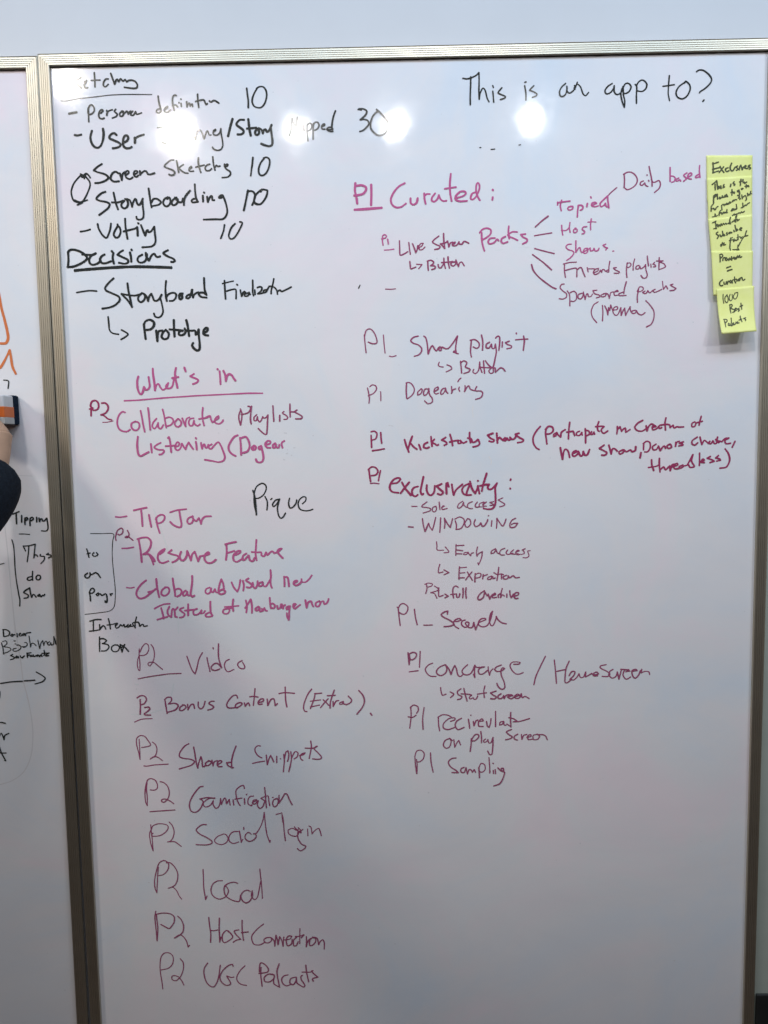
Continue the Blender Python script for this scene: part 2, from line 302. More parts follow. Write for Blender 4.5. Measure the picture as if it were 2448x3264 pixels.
INK_DATA = """M|Sketching|k||324|-5752,20861 32,23 38,5;-5509,20832 2,-78 -12,-101;-5403,20824 -64,-35 -27,-35 41,-49 48,-49;-5350,20751 39,23 -21,-41 -23,-30 13,-42 44,-1;-5179,20897 2,-72 0,-72 -1,-83;-5236,20773 69,4 76,1;-4953,20791 -37,0 -40,-47 -7,-53 34,-22 46,38;-4907,20879 24,-72 33,-102 28,65 20,12 23,-37 34,47 35,-42 39,29 23,-42 27,23 62,5 56,-25 29,-49 -12,-47 -54,-9 -87,11 -62,10
M|underline|k||216|-5756,20462 88,-4 89,14 127,18 152,14 177,15 177,17 188,5 189,-1 326,-9
M|-|k||486|-5628,20256 63,11 57,7
M|Persona|k||324|-5305,20288 -3,-60 -2,-108;-5316,20258 13,78 34,48 38,-7 23,-43 -5,-48 -31,-35 -45,-17;-5105,20254 39,29 -5,25 -32,-6 -27,-41 -9,-60 23,-31 38,-7 28,12;-5002,20294 7,-36 -11,-42 8,42 33,29 57,17;-4851,20309 -26,-29 24,-25 24,-25 -21,-35 -64,-23;-4758,20271 -33,-35 11,-37 31,0 27,41 -11,37 -22,0 21,-24 31,-7 27,29 13,0 16,-48 21,35 26,12;-4569,20273 -33,-29 -1,-30 37,-7 34,41 7,18 17,-42 38,5 44,15
M|User|k||432|-5265,19974 -22,-60 -9,-61 21,-85 47,-55 57,-8 46,36 36,84 17,97 -8,84;-4858,19899 -36,31 -45,-11 -40,-42 5,-30 68,-32 68,-31 42,-38 -27,-35 -58,-17 -51,-5;-4744,19776 58,29 21,42 -17,42 -38,-5 -27,-48 -11,-78 17,-49 43,-25 57,5 26,15;-4557,19851 4,-43 -4,-42;-4560,19802 21,42 52,29 83,23
M|-|k||432|-5556,19913 48,-7 61,11
M|definition|k||324|-4138,20505 8,-90 16,-72 16,-61 -14,-35 -38,-12 -27,25 17,30 44,11;-4028,20293 39,23 0,18 -25,-11 -27,-36 5,-36 44,-7 51,35;-3837,20505 -18,10 -32,-15 -15,-54 3,-84 21,-96;-3906,20345 50,11 37,-31;-3798,20394 4,-5;-3763,20381 4,-51;-3764,20450 6,-6;-3668,20406 2,-84 18,47 26,12 10,-48 20,29 16,6 3,-42;-3482,20522 0,-84 11,-130;-3521,20405 57,14 76,11 18,-24 23,-55 20,18;-3291,20410 27,-19 39,24 37,-7 52,-35
M|10|k||324|-2665,20598 7,-93 12,-108 -4,-106;-2505,20591 51,27 63,-5 42,-55 10,-84 -29,-107 -58,-71 -63,-10 -62,25 -30,60 6,72 37,83 39,59
M|Journey|k||270|-4173,20004 89,7 126,13;-3909,19989 10,-72 9,-85 -28,-60 -64,-29 -63,1 -62,32;-3873,19934 -41,-65 23,-49 52,23 15,60 -30,31;-3786,19914 -9,-60 30,-49 50,-1 50,-13;-3647,19930 13,-55 -17,-60 -45,-26;-3603,19917 29,-55 29,-67 9,66 34,72 39,17 30,-43 31,-103 24,66 27,60 19,-1 17,-60 31,-1;-3244,19909 39,30 0,18 -32,-17 -10,-49 20,-24 50,-1 40,35 21,66;-3116,19964 3,-87 15,-97 3,-85 -33,-60 -64,-13 -56,21 -20,31
M|slash|k||486|-2918,20116 -33,-98 -28,-96 -22,-78
M|Story|k||432|-2728,20098 -69,1 -52,-47 -1,-36 49,-37 49,-37 11,-43 -39,-29 -63,-1;-2656,20109 7,-85 10,-97 16,-84;-2682,19958 69,5 88,4;-2507,19943 -38,-30 -2,-42 31,-19 33,30 -5,48 -31,25;-2487,19961 43,-25 23,-61 14,48 32,17 24,-43 45,36 34,77;-2286,19956 10,-96 11,-109 -10,-61 -45,-20 -75,17 -60,25
M|Mapped|k||324|-1982,19833 27,70 9,84 16,120;-1930,20107 17,-60 29,-73 14,36 28,113;-1842,20123 -9,-90 4,-72 11,-73;-1752,19989 -44,-35 -8,-42 31,-13 27,48 1,42 16,-91;-1682,20006 -6,-84 5,-97 7,-85;-1686,19982 36,38 37,-9 9,-43 -24,-48 -44,-23;-1575,20016 -8,-84 -3,-85 -2,-82;-1582,19992 33,41 43,-1 21,-42 -17,-48 -38,-29 -38,-6;-1432,19965 38,17 1,24 -25,-5 -26,-36 11,-39 44,-4;-1207,20210 -33,-81 -23,-95 -10,-73;-1273,19949 -53,1 -32,-29 25,-25 44,-13 31,3;-1273,19961 4,-30 12,-12 -63,-5 -31,7
M|30|k||324|-830,20225 50,-7 -35,17 66,-2 56,-31 -4,-48 -42,-47 -60,-47;-799,20060 66,5 56,-19 20,-55 -41,-53 -58,-47 -54,-17;-527,20219 46,-39 62,-67 61,-74 24,-60 -13,-72 -46,-72 -69,-29 -63,8 -62,49 -39,61 -2,85 33,95 51,59 45,29
M|loop_arrow|k||324|-5488,19268 -80,-78 -55,-72 -37,-98 2,-86 33,-80 75,-26 71,17 62,85 50,97 25,73 -6,61 -59,81;-5493,19286 49,-19 46,29 43,-37 23,-37;-5398,19290 -28,-54 -8,-24;-5463,19267 51,-7;-5611,18866 87,-33 123,29;-5571,18788 85,35;-5488,19262 23,-31 53,41
M|Screen|k||378|-5126,19440 -76,-44 -66,-56 62,-29 112,-33 61,-44 -1,-30 -53,-36 -90,-29 -77,-4;-4859,19286 -43,27 -52,-25 -35,-61 5,-43 49,-31 83,4;-4834,19285 17,-55 12,-55 7,61 21,48 33,18;-4740,19247 52,35 4,31 -34,7 -24,-49 13,-55 56,-29 52,27;-4600,19256 58,30 1,28 -38,3 -20,-36 10,-43 31,-17 33,22;-4496,19315 3,-61 34,36 45,26 31,-15 18,-37 44,-7 70,19
M|Storyboarding|k||378|-5089,18991 -58,-18 -66,-47 -35,-49 69,-32 100,-20 52,-38 -31,-61 -80,-60 -76,-50;-4954,18976 18,-105 20,-99 25,-71;-4990,18817 102,-2 90,29;-4779,18837 -47,-42 -4,-49 45,-31 46,23 22,55 -17,56 -31,19;-4733,18867 44,-19 23,-50 13,-58 19,64 34,61 19,-7 16,-68 31,-25 33,36 35,67;-4473,18850 1,-111 8,-111 -14,-73 -48,-27 -51,10 -11,37;-4363,19031 13,-122 9,-99 15,-88;-4329,18798 41,60 63,-1 59,-50 -38,-42 -96,-19;-4046,18884 -58,-29 -25,-61 26,-50 44,-7 47,42 8,49 -17,50 -39,-24;-3900,18875 -59,-35 -27,-49 17,-37 45,5 40,42 2,49;-3927,18876 24,-37 37,-38 51,-1 21,55;-3668,18981 -53,-54 -41,-60 -15,-62 -5,-55;-3586,19083 1,-91 8,-111 28,-86;-3566,18850 -57,-5 -29,-30 20,-25 90,11;-3458,18897 1,-98;-3439,18948 8,-6;-3387,18878 10,-86 20,48 34,49 19,-13 4,-55 32,-1;-3191,18868 40,29 25,-6 -27,-36 -38,4;-3126,18897 35,-87 28,-111 3,-86 -35,-73 -58,-33 -102,2 -203,-1
M|Sketching~2|k||324|-3924,19480 -53,-5 -66,-47 -40,-48 62,-32 75,-32 34,-37 -18,-36 -45,-9 -37,17;-3874,19467 13,-79 15,-110;-3763,19404 -54,-35 -20,-24 42,-44 50,-31 52,-7;-3667,19329 39,18 -6,24 -26,-18 -14,-42 24,-19 51,5;-3506,19508 -7,-66 12,-86 24,-85;-3558,19357 70,17 70,15;-3323,19401 -44,-11 -34,-42 11,-43 51,-7 45,30;-3268,19519 4,-82 9,-73 17,-62;-3249,19339 39,42 19,-19 38,6;-3076,19397 -2,-37 45,5 13,24 -18,7 -34,-42 30,-43 50,-32 11,-43 -39,-42 -58,-11 -44,-1
M|10|k||324|-2599,19496 -14,-109 -18,-97 -13,-87;-2410,19480 -60,-71 -36,-85 -3,-73 27,-43 50,-1 52,42 43,84 17,85 -15,55 -44,21 -44,-13
M|10|k||378|-2699,18968 -22,-91 -29,-122 -30,-113;-2712,18944 57,11 50,-19 23,-62 -14,-61 -41,-85;-2491,18940 33,36 57,-8 27,-12 -18,-86 -53,-84 -59,-48 -69,7 -30,44 21,85 53,60 58,42;-2634,18730 23,34 76,-26
M|10|k||324|-3112,18417 -16,-86 -28,-73 -27,-62;-2933,18432 -66,-66 -46,-111 8,-55 38,-17 52,27 67,92 47,85 21,49 -12,19 -28,4
M|-|k||378|-5543,18351 84,10 80,22
M|Voting|k||378|-5247,18471 13,-74 52,-100 68,-57 41,54 37,99 14,80;-4912,18458 -1,-31 -49,-73 -22,-61 30,-50 51,11 36,74 -9,74 -37,38;-4780,18548 0,-123 14,-124 11,-84;-4816,18341 97,21 103,23 33,24 4,-62 -1,-81;-4567,18473 12,-13;-4518,18438 29,-81 36,-93 27,80 19,12 12,-37 45,17 57,73;-4295,18405 7,-124 6,-99 -22,-61 -59,-36 -148,-10
M|Decisions|k||432|-5771,18018 1,-118 -15,-127;-5771,18018 37,37 77,2 101,-37 74,-51 29,-56 -47,-49 -106,-54 -91,-30 -97,-4;-5533,17977 89,-8 96,-2 46,24;-5304,17991 -76,-36 -39,-62 7,-62 50,-28 77,19 60,43;-5155,17969 -53,-30 -29,-55 24,-50 63,-10 98,31;-5004,17991 -17,-80 16,-94;-5031,18023 12,-15;-4841,18029 -50,-27 -47,-41 81,-41 88,-45 4,-44 -59,-21 -95,18;-4725,17995 15,-78 1,-74;-4698,18041 6,-12;-4520,17954 -62,-33 -21,-55 36,-39 65,5 46,43 17,87;-4457,17981 9,-69 39,-56 46,80 46,30 30,-44 31,-13 39,11;-4082,18017 -42,-18 -37,-30 72,-51 88,-39 30,-38 -33,-18 -31,4
M|underline|k||595|-5669,17714 123,10 257,15 322,15 320,5 320,-11 288,-15
M|-|k||324|-5659,17351 94,14 129,13 115,-9
M|Storyboard|k||378|-5021,17574 -74,-61 -75,-86 11,-51 106,-52 101,-52 16,-63 -75,-74 -105,-42 -123,-17;-4790,17488 9,-119 26,-138 23,-139;-4902,17311 101,-105 65,-108;-4901,17315 104,-21 128,-12 104,27;-4552,17321 -60,-55 -9,-57 37,-38 52,24 29,56 -17,57 -32,13;-4520,17308 43,-45 25,-76 20,75 40,44 18,-45 23,-63 51,-7 47,43 34,56;-4247,17240 22,-94 18,-127 -27,-75 -53,-34 -57,17 -21,51;-4135,17514 -15,-119 1,-125 13,-91;-4144,17244 41,50 78,24 50,-26 -9,-63 -47,-43 -57,-3;-3865,17292 -40,-21 -21,-43 25,-26 33,31 -11,44 -38,1;-3904,17303 45,-1 -45,-5 -25,-25 21,-69 26,18 8,44 -30,32;-3738,17287 -52,-24 -15,-37 39,-7 33,37 30,106;-3694,17362 -8,-69 13,-63 21,50 47,30 26,6;-3490,17552 0,-100 5,-100 26,-82 -47,38 -64,1 -20,-24 43,-45 89,-14
M|hook_arrow|k||324|-5147,16938 6,-103 7,-114 49,-58 102,-21;-4930,16715 65,-37 43,-39 -47,-43 -77,-41
M|Prototype|k||432|-4543,16805 7,-120 11,-130;-4547,16792 39,63 78,20 60,-48 -14,-69 -53,-43 -72,-8;-4338,16694 5,-89 7,-89 6,89 23,75 65,12;-4173,16703 -54,-49 -23,-69 44,-39 59,18 22,69 -30,51;-4031,16865 -2,-114 3,-164;-4109,16708 110,-8 102,-14;-4019,16701 89,-14 39,-7;-3884,16686 -59,-18 -12,-44 41,-17 53,21 35,63;-3819,16861 21,-107 17,-165;-3851,16719 12,-28 90,-12 58,3 21,-19 2,-51 33,19 22,69;-3613,16700 -1,-114 8,-127 -7,-89 -40,-24 -56,39 -27,51 20,38;-3525,16635 53,37 10,44 -28,7 -37,-37 -12,-57 32,-26 51,-7
M|Finalization|k||324|-3146,17502 2,-119 6,-186;-3180,17452 103,23 78,15;-3114,17326 58,18 78,13 22,-15 0,-75 -5,-69;-2940,17435 13,-12;-2883,17340 8,-50 11,-53 24,52 27,25 24,-38;-2763,17288 -45,-12 -7,-31 44,-7 40,37 -6,25 18,-38;-2669,17499 0,-100 -6,-100 13,-57;-2639,17336 4,-73;-2593,17375 45,15 31,-19 -14,-50 -59,-46 58,2 39,12;-2441,17338 -45,-11 -1,-38 39,12 27,43 27,44 45,5;-2310,17515 -19,-85 -29,-99 -5,-63;-2394,17394 45,-1 50,-26 37,-51 5,-56;-2256,17304 46,24 24,-26 65,24 101,48
M|What's|m||378|-4678,15928 -23,-79 1,-115 22,-78 31,-32 35,44 23,83 30,-52 47,19 22,50 -13,148;-4426,16055 2,-96 14,-141 7,-134 23,82 40,32 30,-58 37,-46 40,12 40,38 22,64;-4177,15801 -35,-44 18,-39 65,6 35,50 23,89 35,64;-4028,16061 -20,-109 14,-128 19,-102;-4102,15890 46,9 62,8;-3884,16064 20,-66;-3724,15953 -66,-37 57,-27 64,-26 12,-33 -40,-31 -53,-16
M|in|m||378|-3284,15992 6,-104 3,-116;-3321,16029 9,-8;-3219,15999 30,-75 7,-102 18,76 40,44 45,-20 31,-51 31,-42
M|underline|m||324|-4938,15520 228,6 261,17 261,17 261,12 260,13 260,7 390,12 208,6 246,-4
M|P2|r||324|-5510,15414 -10,-77 -4,-65;-5544,15389 60,18 -38,26 10,58 34,38 53,2 36,-42 4,-65 -29,-44 -52,-12 -39,20;-5330,15488 59,1 43,-42 4,-64 -49,-64 -80,-30 58,-21 62,-53 58,-16
M|underline|r||189|-5327,15159 78,2 99,19
M|Collaborative|m||324|-4934,15320 -45,14 -54,-45 -37,-76 -8,-91 26,-78 57,-40 78,-8 54,32;-4772,15162 -60,-31 -3,-65 37,-46 58,-1 42,58 -10,65 -57,24;-4666,15347 20,-129 15,-116 20,-117;-4536,15394 10,-126 7,-143 5,-110;-4398,15207 -62,-70 -16,-64 31,-39 41,38 29,64 3,-78 44,-24 42,62;-4287,15364 21,-101 15,-116 13,-98;-4248,15211 72,18 57,-33 5,-52 -48,-51 -66,-18;-4034,15195 -48,-51 -2,-52 44,-33 54,31 9,58 -44,49;-3955,15206 23,-65 30,-75 3,75 22,57 46,21;-3760,15203 -59,-12 -28,-51 17,-59 46,-1 29,84 4,-52 51,-40 47,26;-3594,15380 -14,-128 9,-104 16,-71;-3669,15188 65,12 79,11 40,28;-3573,15199 93,40 17,-54 24,-59 40,32 67,37 1,39 -40,-25 -28,-51 18,-46 58,-14 53,32 17,32
M|Playlists|d||270|-2950,15346 24,-80 -10,-103 -20,-91 -23,91 0,78 28,76;-2940,15255 65,7 66,27 35,64 -12,32 -32,5;-2756,15391 -14,-102 -13,-103 9,-97;-2674,15242 -47,-45 1,-51 37,-1 21,64 5,-51 31,-40 34,39 21,51 19,-26 39,12 34,44;-2479,15238 -13,-122 -7,-103 -16,-103 -33,0 -63,53 -44,46;-2390,15391 3,-135 5,-129;-2278,15228 -3,-103;-2204,15289 -27,-29 57,-33 32,-40 -21,-31 -45,0;-2097,15416 -3,-113 1,-110;-2101,15283 72,-1 50,31 -50,-31 64,-33 70,-47 -7,-32 -46,-9 -59,1
M|Listening|m||351|-4734,14906 -16,-113 1,-117 16,-85 38,-18 74,35 64,32;-4515,14776 10,-150;-4345,14792 -67,-31 -47,-45 63,-40 92,-8 12,-26 -42,-45 -46,-6;-4217,14872 20,17 16,-80 12,-182;-4262,14735 78,2 79,6;-4100,14716 60,19 15,45 -32,20 -35,-58 -2,-58 44,-27 48,45 16,64;-3980,14773 31,-59 31,-42 22,67 35,51 30,-52 43,-63;-3737,14801 8,-65 3,-71;-3737,14866 9,-11;-3648,14780 4,-58 12,-46 22,71 20,6 17,-59 26,0 22,52;-3466,14751 -47,-25 -1,-39 38,-14 41,45 81,70 44,-59 36,-92 28,-104 -28,-65 -86,-24 -104,21 -130,24
M|(Dogear|m||378|-3011,14899 -59,-25 -62,-77 -42,-83 4,-72 44,-59 68,-40;-2973,14855 9,-119 1,-175;-2947,14852 72,19 50,-73 13,-91 -38,-83 -80,-29;-2736,14719 -41,-38 12,-39 46,5 15,46 -32,20 -15,-46;-2613,14710 -46,-25 18,-39 34,25 -6,33 23,-104 10,-92 -21,-64 -53,-19 -45,20 -12,40;-2540,14729 79,18 7,39 -45,7 -43,-51 26,-59 59,-8;-2370,14752 -40,-32 5,-46 40,13 8,45 5,-45 38,-14 15,52;-2212,14788 -47,-38 11,-78
M|smudge|g||216|-2211,14924 41,-5
M|smudge|g||216|-2235,14470 20,-7
M|smudge|g||216|-2186,14567 26,10
M|smudge|g||216|-2053,14666 20,2
M|smudge|g||216|-2165,14634 3,-3
M|smudge|g||216|-2096,14539 4,-6
M|-|m||324|-5187,13525 81,-8 113,15
M|TipJar|m||351|-4866,13632 96,21 133,24;-4737,13643 8,-113 5,-172;-4603,13552 12,-90 18,-119;-4480,13500 14,-133 36,-139;-4476,13447 -12,27 42,52 61,23 51,-25 -6,-59 -44,-46 -61,-19 -38,21;-4232,13588 120,35 161,16;-4073,13619 15,-126 15,-106 -15,-59 -53,1 -78,41 -50,53;-3840,13516 -74,-32 -28,-52 24,-47 54,12 29,66 -18,47 24,-47 45,-34 41,46;-3736,13481 18,-46 15,-60 19,72 55,55 105,6
M|P2|d||243|-5186,13233 -19,-66 7,-56;-5192,13233 36,60 61,34 28,-36 -20,-59 -47,-26 -26,16;-4991,13286 27,-69 -27,-53 -46,1 34,19 51,-34 51,-43
M|-|m||324|-5099,12969 99,2 100,16
M|Resume|m||378|-4801,13108 19,-147 11,-133 5,-107;-4823,13128 83,25 93,-1 56,-61 -10,-93 -57,-92 -75,-46;-4733,12860 99,-1 76,-75 22,-47 -50,21;-4634,12852 48,-94 23,-81;-4442,12856 62,45 25,46 -44,-19 -62,-52 -23,-80 29,-74 59,-21 94,32;-4234,12928 -61,-48 71,-28 92,-28 11,-40 -48,-46 -61,-26;-4070,12896 -29,-79 23,-67 53,-1 50,79 10,80;-3963,12908 30,-81 29,-91 24,104 48,52 30,-93 23,-78 37,90;-3742,12811 73,12 87,25 -12,34 -61,-46 -10,-80 44,-60 80,-2 75,53
M|Feature|m||378|-3294,13014 87,21 103,19;-3274,13010 1,-140 -18,-133;-3266,12859 66,17 60,19;-3116,12821 74,39 8,33 -53,-6 -69,-72 -2,-80 51,-34 68,32 47,26;-2930,12845 -54,-33 -22,-66 39,-14 48,53 28,26 17,-80 52,-21 35,59;-2748,13081 -13,-139 -10,-107 16,-113;-2836,12870 85,-8 79,-1 5,-54 46,-14 35,66 19,-47 40,33 41,32 32,-20;-2447,12844 66,19 68,58 -40,-6 -34,-46 44,-67 45,-47
M|Pique|k||270|-2781,13946 29,-106 15,-145 3,-177;-2729,13524 -29,132 -9,132 11,118 42,104 94,54 64,-37 4,-72 -48,-91 -81,-54 -59,-7;-2575,13835 34,-77 3,-79 -11,-79;-2478,13781 23,18;-2320,13787 -73,-18 -55,-72 19,-39 53,45 49,78 -22,-79 -16,-78 16,-119 38,-51 47,29 37,59;-2150,13798 -19,-86 21,-79 53,12 55,65 14,59;-1929,13698 54,49 8,59 -46,14 -67,-52 -24,-85 33,-79 84,-28 79,5 56,19
M|-|m||270|-5054,12277 69,-9 64,10
M|Global|m||378|-4703,12399 -80,-59 -77,-93 -27,-87 27,-61 52,-21 81,26 97,72 82,66;-4676,12191 74,19 61,35;-4524,12423 5,-127 16,-108 16,-88;-4374,12267 -62,-53 -9,-67 52,-28 61,33 29,60 -24,54 -53,3;-4237,12426 11,-121 16,-108 5,-88;-4209,12224 74,19 45,-41 -23,-67 -61,-33;-4017,12207 -48,-39 4,-54 48,19 22,54 4,-61 40,-7;-3894,12467 -4,-114 -18,-107 -17,-94 25,-54 40,19
M|and|m||351|-3596,12254 -61,-26 -16,-53 39,-34 48,33 16,67 -2,-47 32,-28 35,60 18,-54 27,-7;-3446,12198 31,121 30,80 30,-81 10,-94;-3358,12224 -61,-26 -22,-40 46,-25 61,23 8,34 -40,21
M|visual|m||351|-3208,12340 37,-92 57,-75 35,73 28,134;-3008,12366 14,-81 -13,-94;-2907,12407 -48,-35 58,-41 45,-48 -34,-40 -60,8;-2837,12330 11,-74 32,-28 35,54 9,73;-2664,12340 -60,-19 -2,-53 46,6 22,53 5,-54 46,-14 42,60 41,66;-2519,12548 4,-109 -10,-94 8,-81 15,-33
M|nav|m||351|-2284,12428 4,-87 -2,-87;-2277,12421 52,-7 15,-74 7,-87;-2108,12312 53,26 -6,20 -46,-13 -15,-47 46,-30 67,35 27,40;-1981,12377 6,-47 59,-8 68,52 48,67
M|Instead|m||351|-4579,11893 85,46 94,32 94,5;-4462,11904 22,-95 16,-95;-4538,11696 88,26 94,25;-4315,11929 -37,-80 11,-68 52,-42 10,81 9,54 27,13 17,-54 4,-81 33,-14;-4218,11860 28,27 21,26;-4069,11905 -68,-33 38,-41 45,-41 -22,-47 -67,-17;-3984,11964 -5,-108 -3,-94;-4045,11851 107,11 67,6;-3830,11881 -61,-26 -3,-68 46,-14 54,26 42,54 -22,-54 47,-1 35,40;-3593,12005 -3,-101 5,-108 29,-41 -47,-19 -67,1 -5,40 61,33 40,-14
M|of|m||351|-3298,11873 -60,-13 -22,-47 39,-31 53,10 29,53 -25,34 66,6;-3188,12040 -14,-101 6,-108;-3343,11903 113,7 131,10
M|Hamburger|m||351|-2967,12016 14,-108 -14,-108;-2985,11881 49,67 56,87 16,-115 -4,-128;-2751,11905 -55,-40 13,-34 47,20 14,40 5,-74 33,6;-2693,11863 19,-40 28,53 19,-47 26,-5;-2547,12057 4,-101 10,-88;-2539,11888 53,-21 28,47 -39,41 -40,-13;-2418,11913 5,-54 40,13 22,67 4,-67;-2338,11939 18,-81 15,53 26,13;-2213,11903 -47,-19 6,-41 40,27 21,33;-2200,11896 -12,-94 -6,-94 -8,-52 -25,52 -5,68;-2140,11882 48,53 -33,7 -15,-47 26,-40 47,32 50,36
M|nav~2|m||351|-1924,12006 11,-74 9,-61 25,88 54,26 18,-54 19,-41;-1679,11983 -61,-33 -1,-54 46,-8 35,54 -13,34;-1646,11969 40,12 12,-54 40,13 27,40 12,40
M|P2|d||189|-4881,11179 -9,-116 8,-123 -7,-150 -24,7 -16,89 12,96 30,81;-4871,11118 45,95 63,60 45,-35 3,-82 -44,-74 -61,-24 -54,1;-4670,11254 37,-58 18,-109 -21,-109 -44,-82 -34,-27 -26,35 35,31 80,-10 65,-58 77,-67
M|underline|d||189|-4927,10636 156,31 203,29 203,24 208,4
M|Video|d||243|-4044,11030 48,-158 42,-110 43,-53 40,120 40,150 64,111;-3690,11002 17,-107 28,-144;-3576,11180 6,-20;-3475,11249 -10,-152 8,-137 42,-144;-3442,10823 -57,69 -61,1 -62,-61 18,-48 60,-14 75,26;-3296,10964 -61,-33 -29,-68 17,-82 45,-42 102,40;-3069,10938 -61,-31 -22,-47 38,-56 67,-14 21,41 -37,75
M|P2|d||270|-4963,10289 69,40 74,-15 24,-62 -44,-69 -61,-20;-4908,10260 -2,-131 -10,-138;-4836,10114 74,6 19,-35 -49,-48 -56,-41 26,-21 88,-1
M|underline|d||216|-5027,9846 113,47 109,10 94,1
M|Bonus|d||270|-4467,10233 15,-125 13,-113;-4473,10247 49,43 67,-3 5,-56 -57,-61 115,12 59,-42 -50,-75 -144,-47;-4146,10152 -56,-47 -9,-48 47,-8 62,47 -5,42 -46,15;-4065,10158 2,-97 51,83 48,13 17,-77;-3875,10197 -3,-83 45,-42 49,41 31,96;-3592,10207 -54,0 -42,-40 60,-36 25,-28 -34,-34 -75,-20
M|Content|d||270|-3173,10263 -18,48 -61,-6 -84,-88 -36,-83 32,-48 94,-2 95,20 56,54 -40,21 -69,-33 -15,-55 40,-8;-3055,10171 12,-62 42,55 20,6 19,-48;-2858,10427 -19,-162 -20,-144;-2957,10280 68,6 80,-15;-2797,10174 74,20 8,41 -47,1 -49,-55 13,-41 60,6;-2648,10234 6,-117 55,103 54,20 18,-63 5,-62 41,34;-2323,10447 0,-135 4,-124 17,-104;-2436,10330 108,17 167,-16
M|(Extras)|d||243|-1854,10405 -73,-98 -64,-151 -16,-97 21,-55 38,-8;-1792,10325 -30,-116 -64,-158;-1805,10321 127,9;-1883,10182 182,22;-1885,10078 162,33;-1654,10206 46,-42 52,-63;-1566,10226 -69,-75 -69,-85;-1452,10382 -46,-123 -29,-96 -10,-110;-1578,10281 141,7;-1480,10176 -2,-96 35,68 28,34 40,6;-1312,10167 -48,-20 0,-28 40,6 21,48 6,-48 27,0;-1209,10269 59,-70 -28,-55 -75,-33;-1020,10369 72,-90 25,-111 -42,-110 -97,-120
M|.|d||324|-820,9948 24,-37
M|P2|d||189|-4960,9531 1,-184 -2,-189 -21,133 -28,141 6,111 63,55 81,-15 64,-85 37,-70 -35,-27 -130,-24;-4723,9476 52,-49 21,-84 -30,-112 -98,-66 63,39 75,-8 82,-64
M|underline|d||270|-4896,9035 51,-5 137,20 245,13
M|Shared|d||270|-4074,9435 -77,-43 -85,-111 -17,-77 66,-36 135,-22 66,-43 -57,-63 -96,-33 -127,-37;-3991,9373 18,-124 15,-140 24,-126 29,112 38,100 18,-73 9,-112 62,27;-3727,9120 -63,-48 12,-42 47,6 50,55 -46,29;-3673,9126 17,-105 22,70 56,27;-3581,9034 83,55 -12,28 -48,-13 -23,-56 26,-42 61,-1;-3230,9382 -52,-128 -39,-153 2,-127;-3322,9087 -88,-10 32,-60 87,-32
M|Snippets|d||243|-2794,9373 -48,7 -48,-41 -2,-63 45,-77 73,-47;-2947,9056 109,24 109,15;-2695,9207 5,-87 7,-91 37,118 29,53 25,-54 28,-67;-2509,9184 -4,-116;-2446,9137 4,-4;-2384,9216 8,-115 -10,-97 -13,-112;-2376,9115 31,140 39,27 14,-70 -9,-70 -19,-55;-2257,9265 10,-123 -23,-126 -31,-119;-2247,9142 65,118 53,-22 -15,-70 -56,-41;-2103,9189 68,13 35,37 -55,-16 -35,-42 12,-56 33,-25;-1896,9455 11,-95 -20,-111 -26,-115;-1998,9327 142,-2 75,34 -20,0 -35,-48 59,-64 66,-85 -15,-35 -68,-8 -74,10
M|P2|d||216|-4850,8770 -20,-154 6,-170 -7,-149 -25,65 -7,141 21,155 39,112 56,30 80,-32 37,-85 -10,-70 -49,-30 -74,6;-4619,8742 73,-25 65,-78 18,-114 -27,-98 -71,-70 -47,15 8,35 55,9 80,-32 73,-58
M|underline|d||216|-4826,8183 189,12 261,15
M|Gamification|d||243|-3847,8644 -62,-13 -100,-112 -81,-140 -18,-113 31,-85 81,-16 85,70 52,113 -12,35 -47,29 137,22 136,-16;-3645,8423 -95,-6 -91,-56 -30,-56 39,-50 90,34 58,84 -9,-70 45,-72 55,28 31,85 9,70 10,-113 51,112 28,0 17,-99 50,77 10,-106;-3319,8383 10,-99;-3108,8592 -18,59 -76,-30 -60,-69 6,-128 30,-99 33,-50;-3285,8397 124,19;-3114,8408 3,-106;-3073,8486 4,-8;-2949,8449 -69,-14 -36,-70 11,-71 60,-29;-3013,8273 34,13;-2971,8329 70,34 7,21 -55,-13 -22,-49 40,-22 64,63 -17,-85 46,-60 56,45 30,84;-2744,8608 10,-120 3,-127 9,-130;-2818,8404 62,28 68,13 11,-85 15,-96;-2818,8404 66,-43;-2607,8423 10,-5;-2526,8401 -62,-28 -22,-70 32,-60 56,44 16,85 -20,29;-2490,8457 -4,-142 57,84 57,91 40,-21 38,-100 45,-88
M|P2|d||189|-4825,7936 5,-117 12,-186 5,-193 -40,165 -11,157 35,85 37,71 112,37 122,-19 39,-50 -45,-85 -112,-70 -131,-10 -20,26 29,31;-4488,7985 55,-72 27,-114 -29,-114 -51,-63 -48,-10 123,2 67,-44 55,-47
M|Social|d||216|-3816,7927 -76,1 -84,-56 -29,-50 65,-72 121,-66 87,-65 -2,-43 -76,-27 -110,-2 -98,7;-3515,7745 -112,-49 -54,-70 36,-58 95,-23 84,42 30,71 -32,72 -47,15;-3247,7791 -103,-13 -64,-77 -3,-86 73,-51 97,27;-3226,7798 16,-114 11,-100 29,56;-3145,7868 2,-43;-3016,7738 -47,36 -56,-49 -3,-71 67,-51 83,28 50,63 -19,50 -34,1;-2966,7745 41,3 71,102 59,141 30,151 3,-66 12,-185 22,-171 46,-143 12,36
M|login|d||216|-2552,8102 103,27;-2437,8072 15,-171 9,-156 14,-136;-2446,8105 12,-150;-2200,7799 -67,36 -76,-34 12,-72 74,-40 68,3 29,71 -72,100;-2164,7848 46,-50 6,-50 -47,22 83,44;-2165,7813 -10,-114 12,-72 52,-86 78,-44 -40,-56 -62,-28 -53,43;-1994,7818 3,-129;-1968,7874 36,-22 17,-125 50,60 69,42 26,-50 21,-89
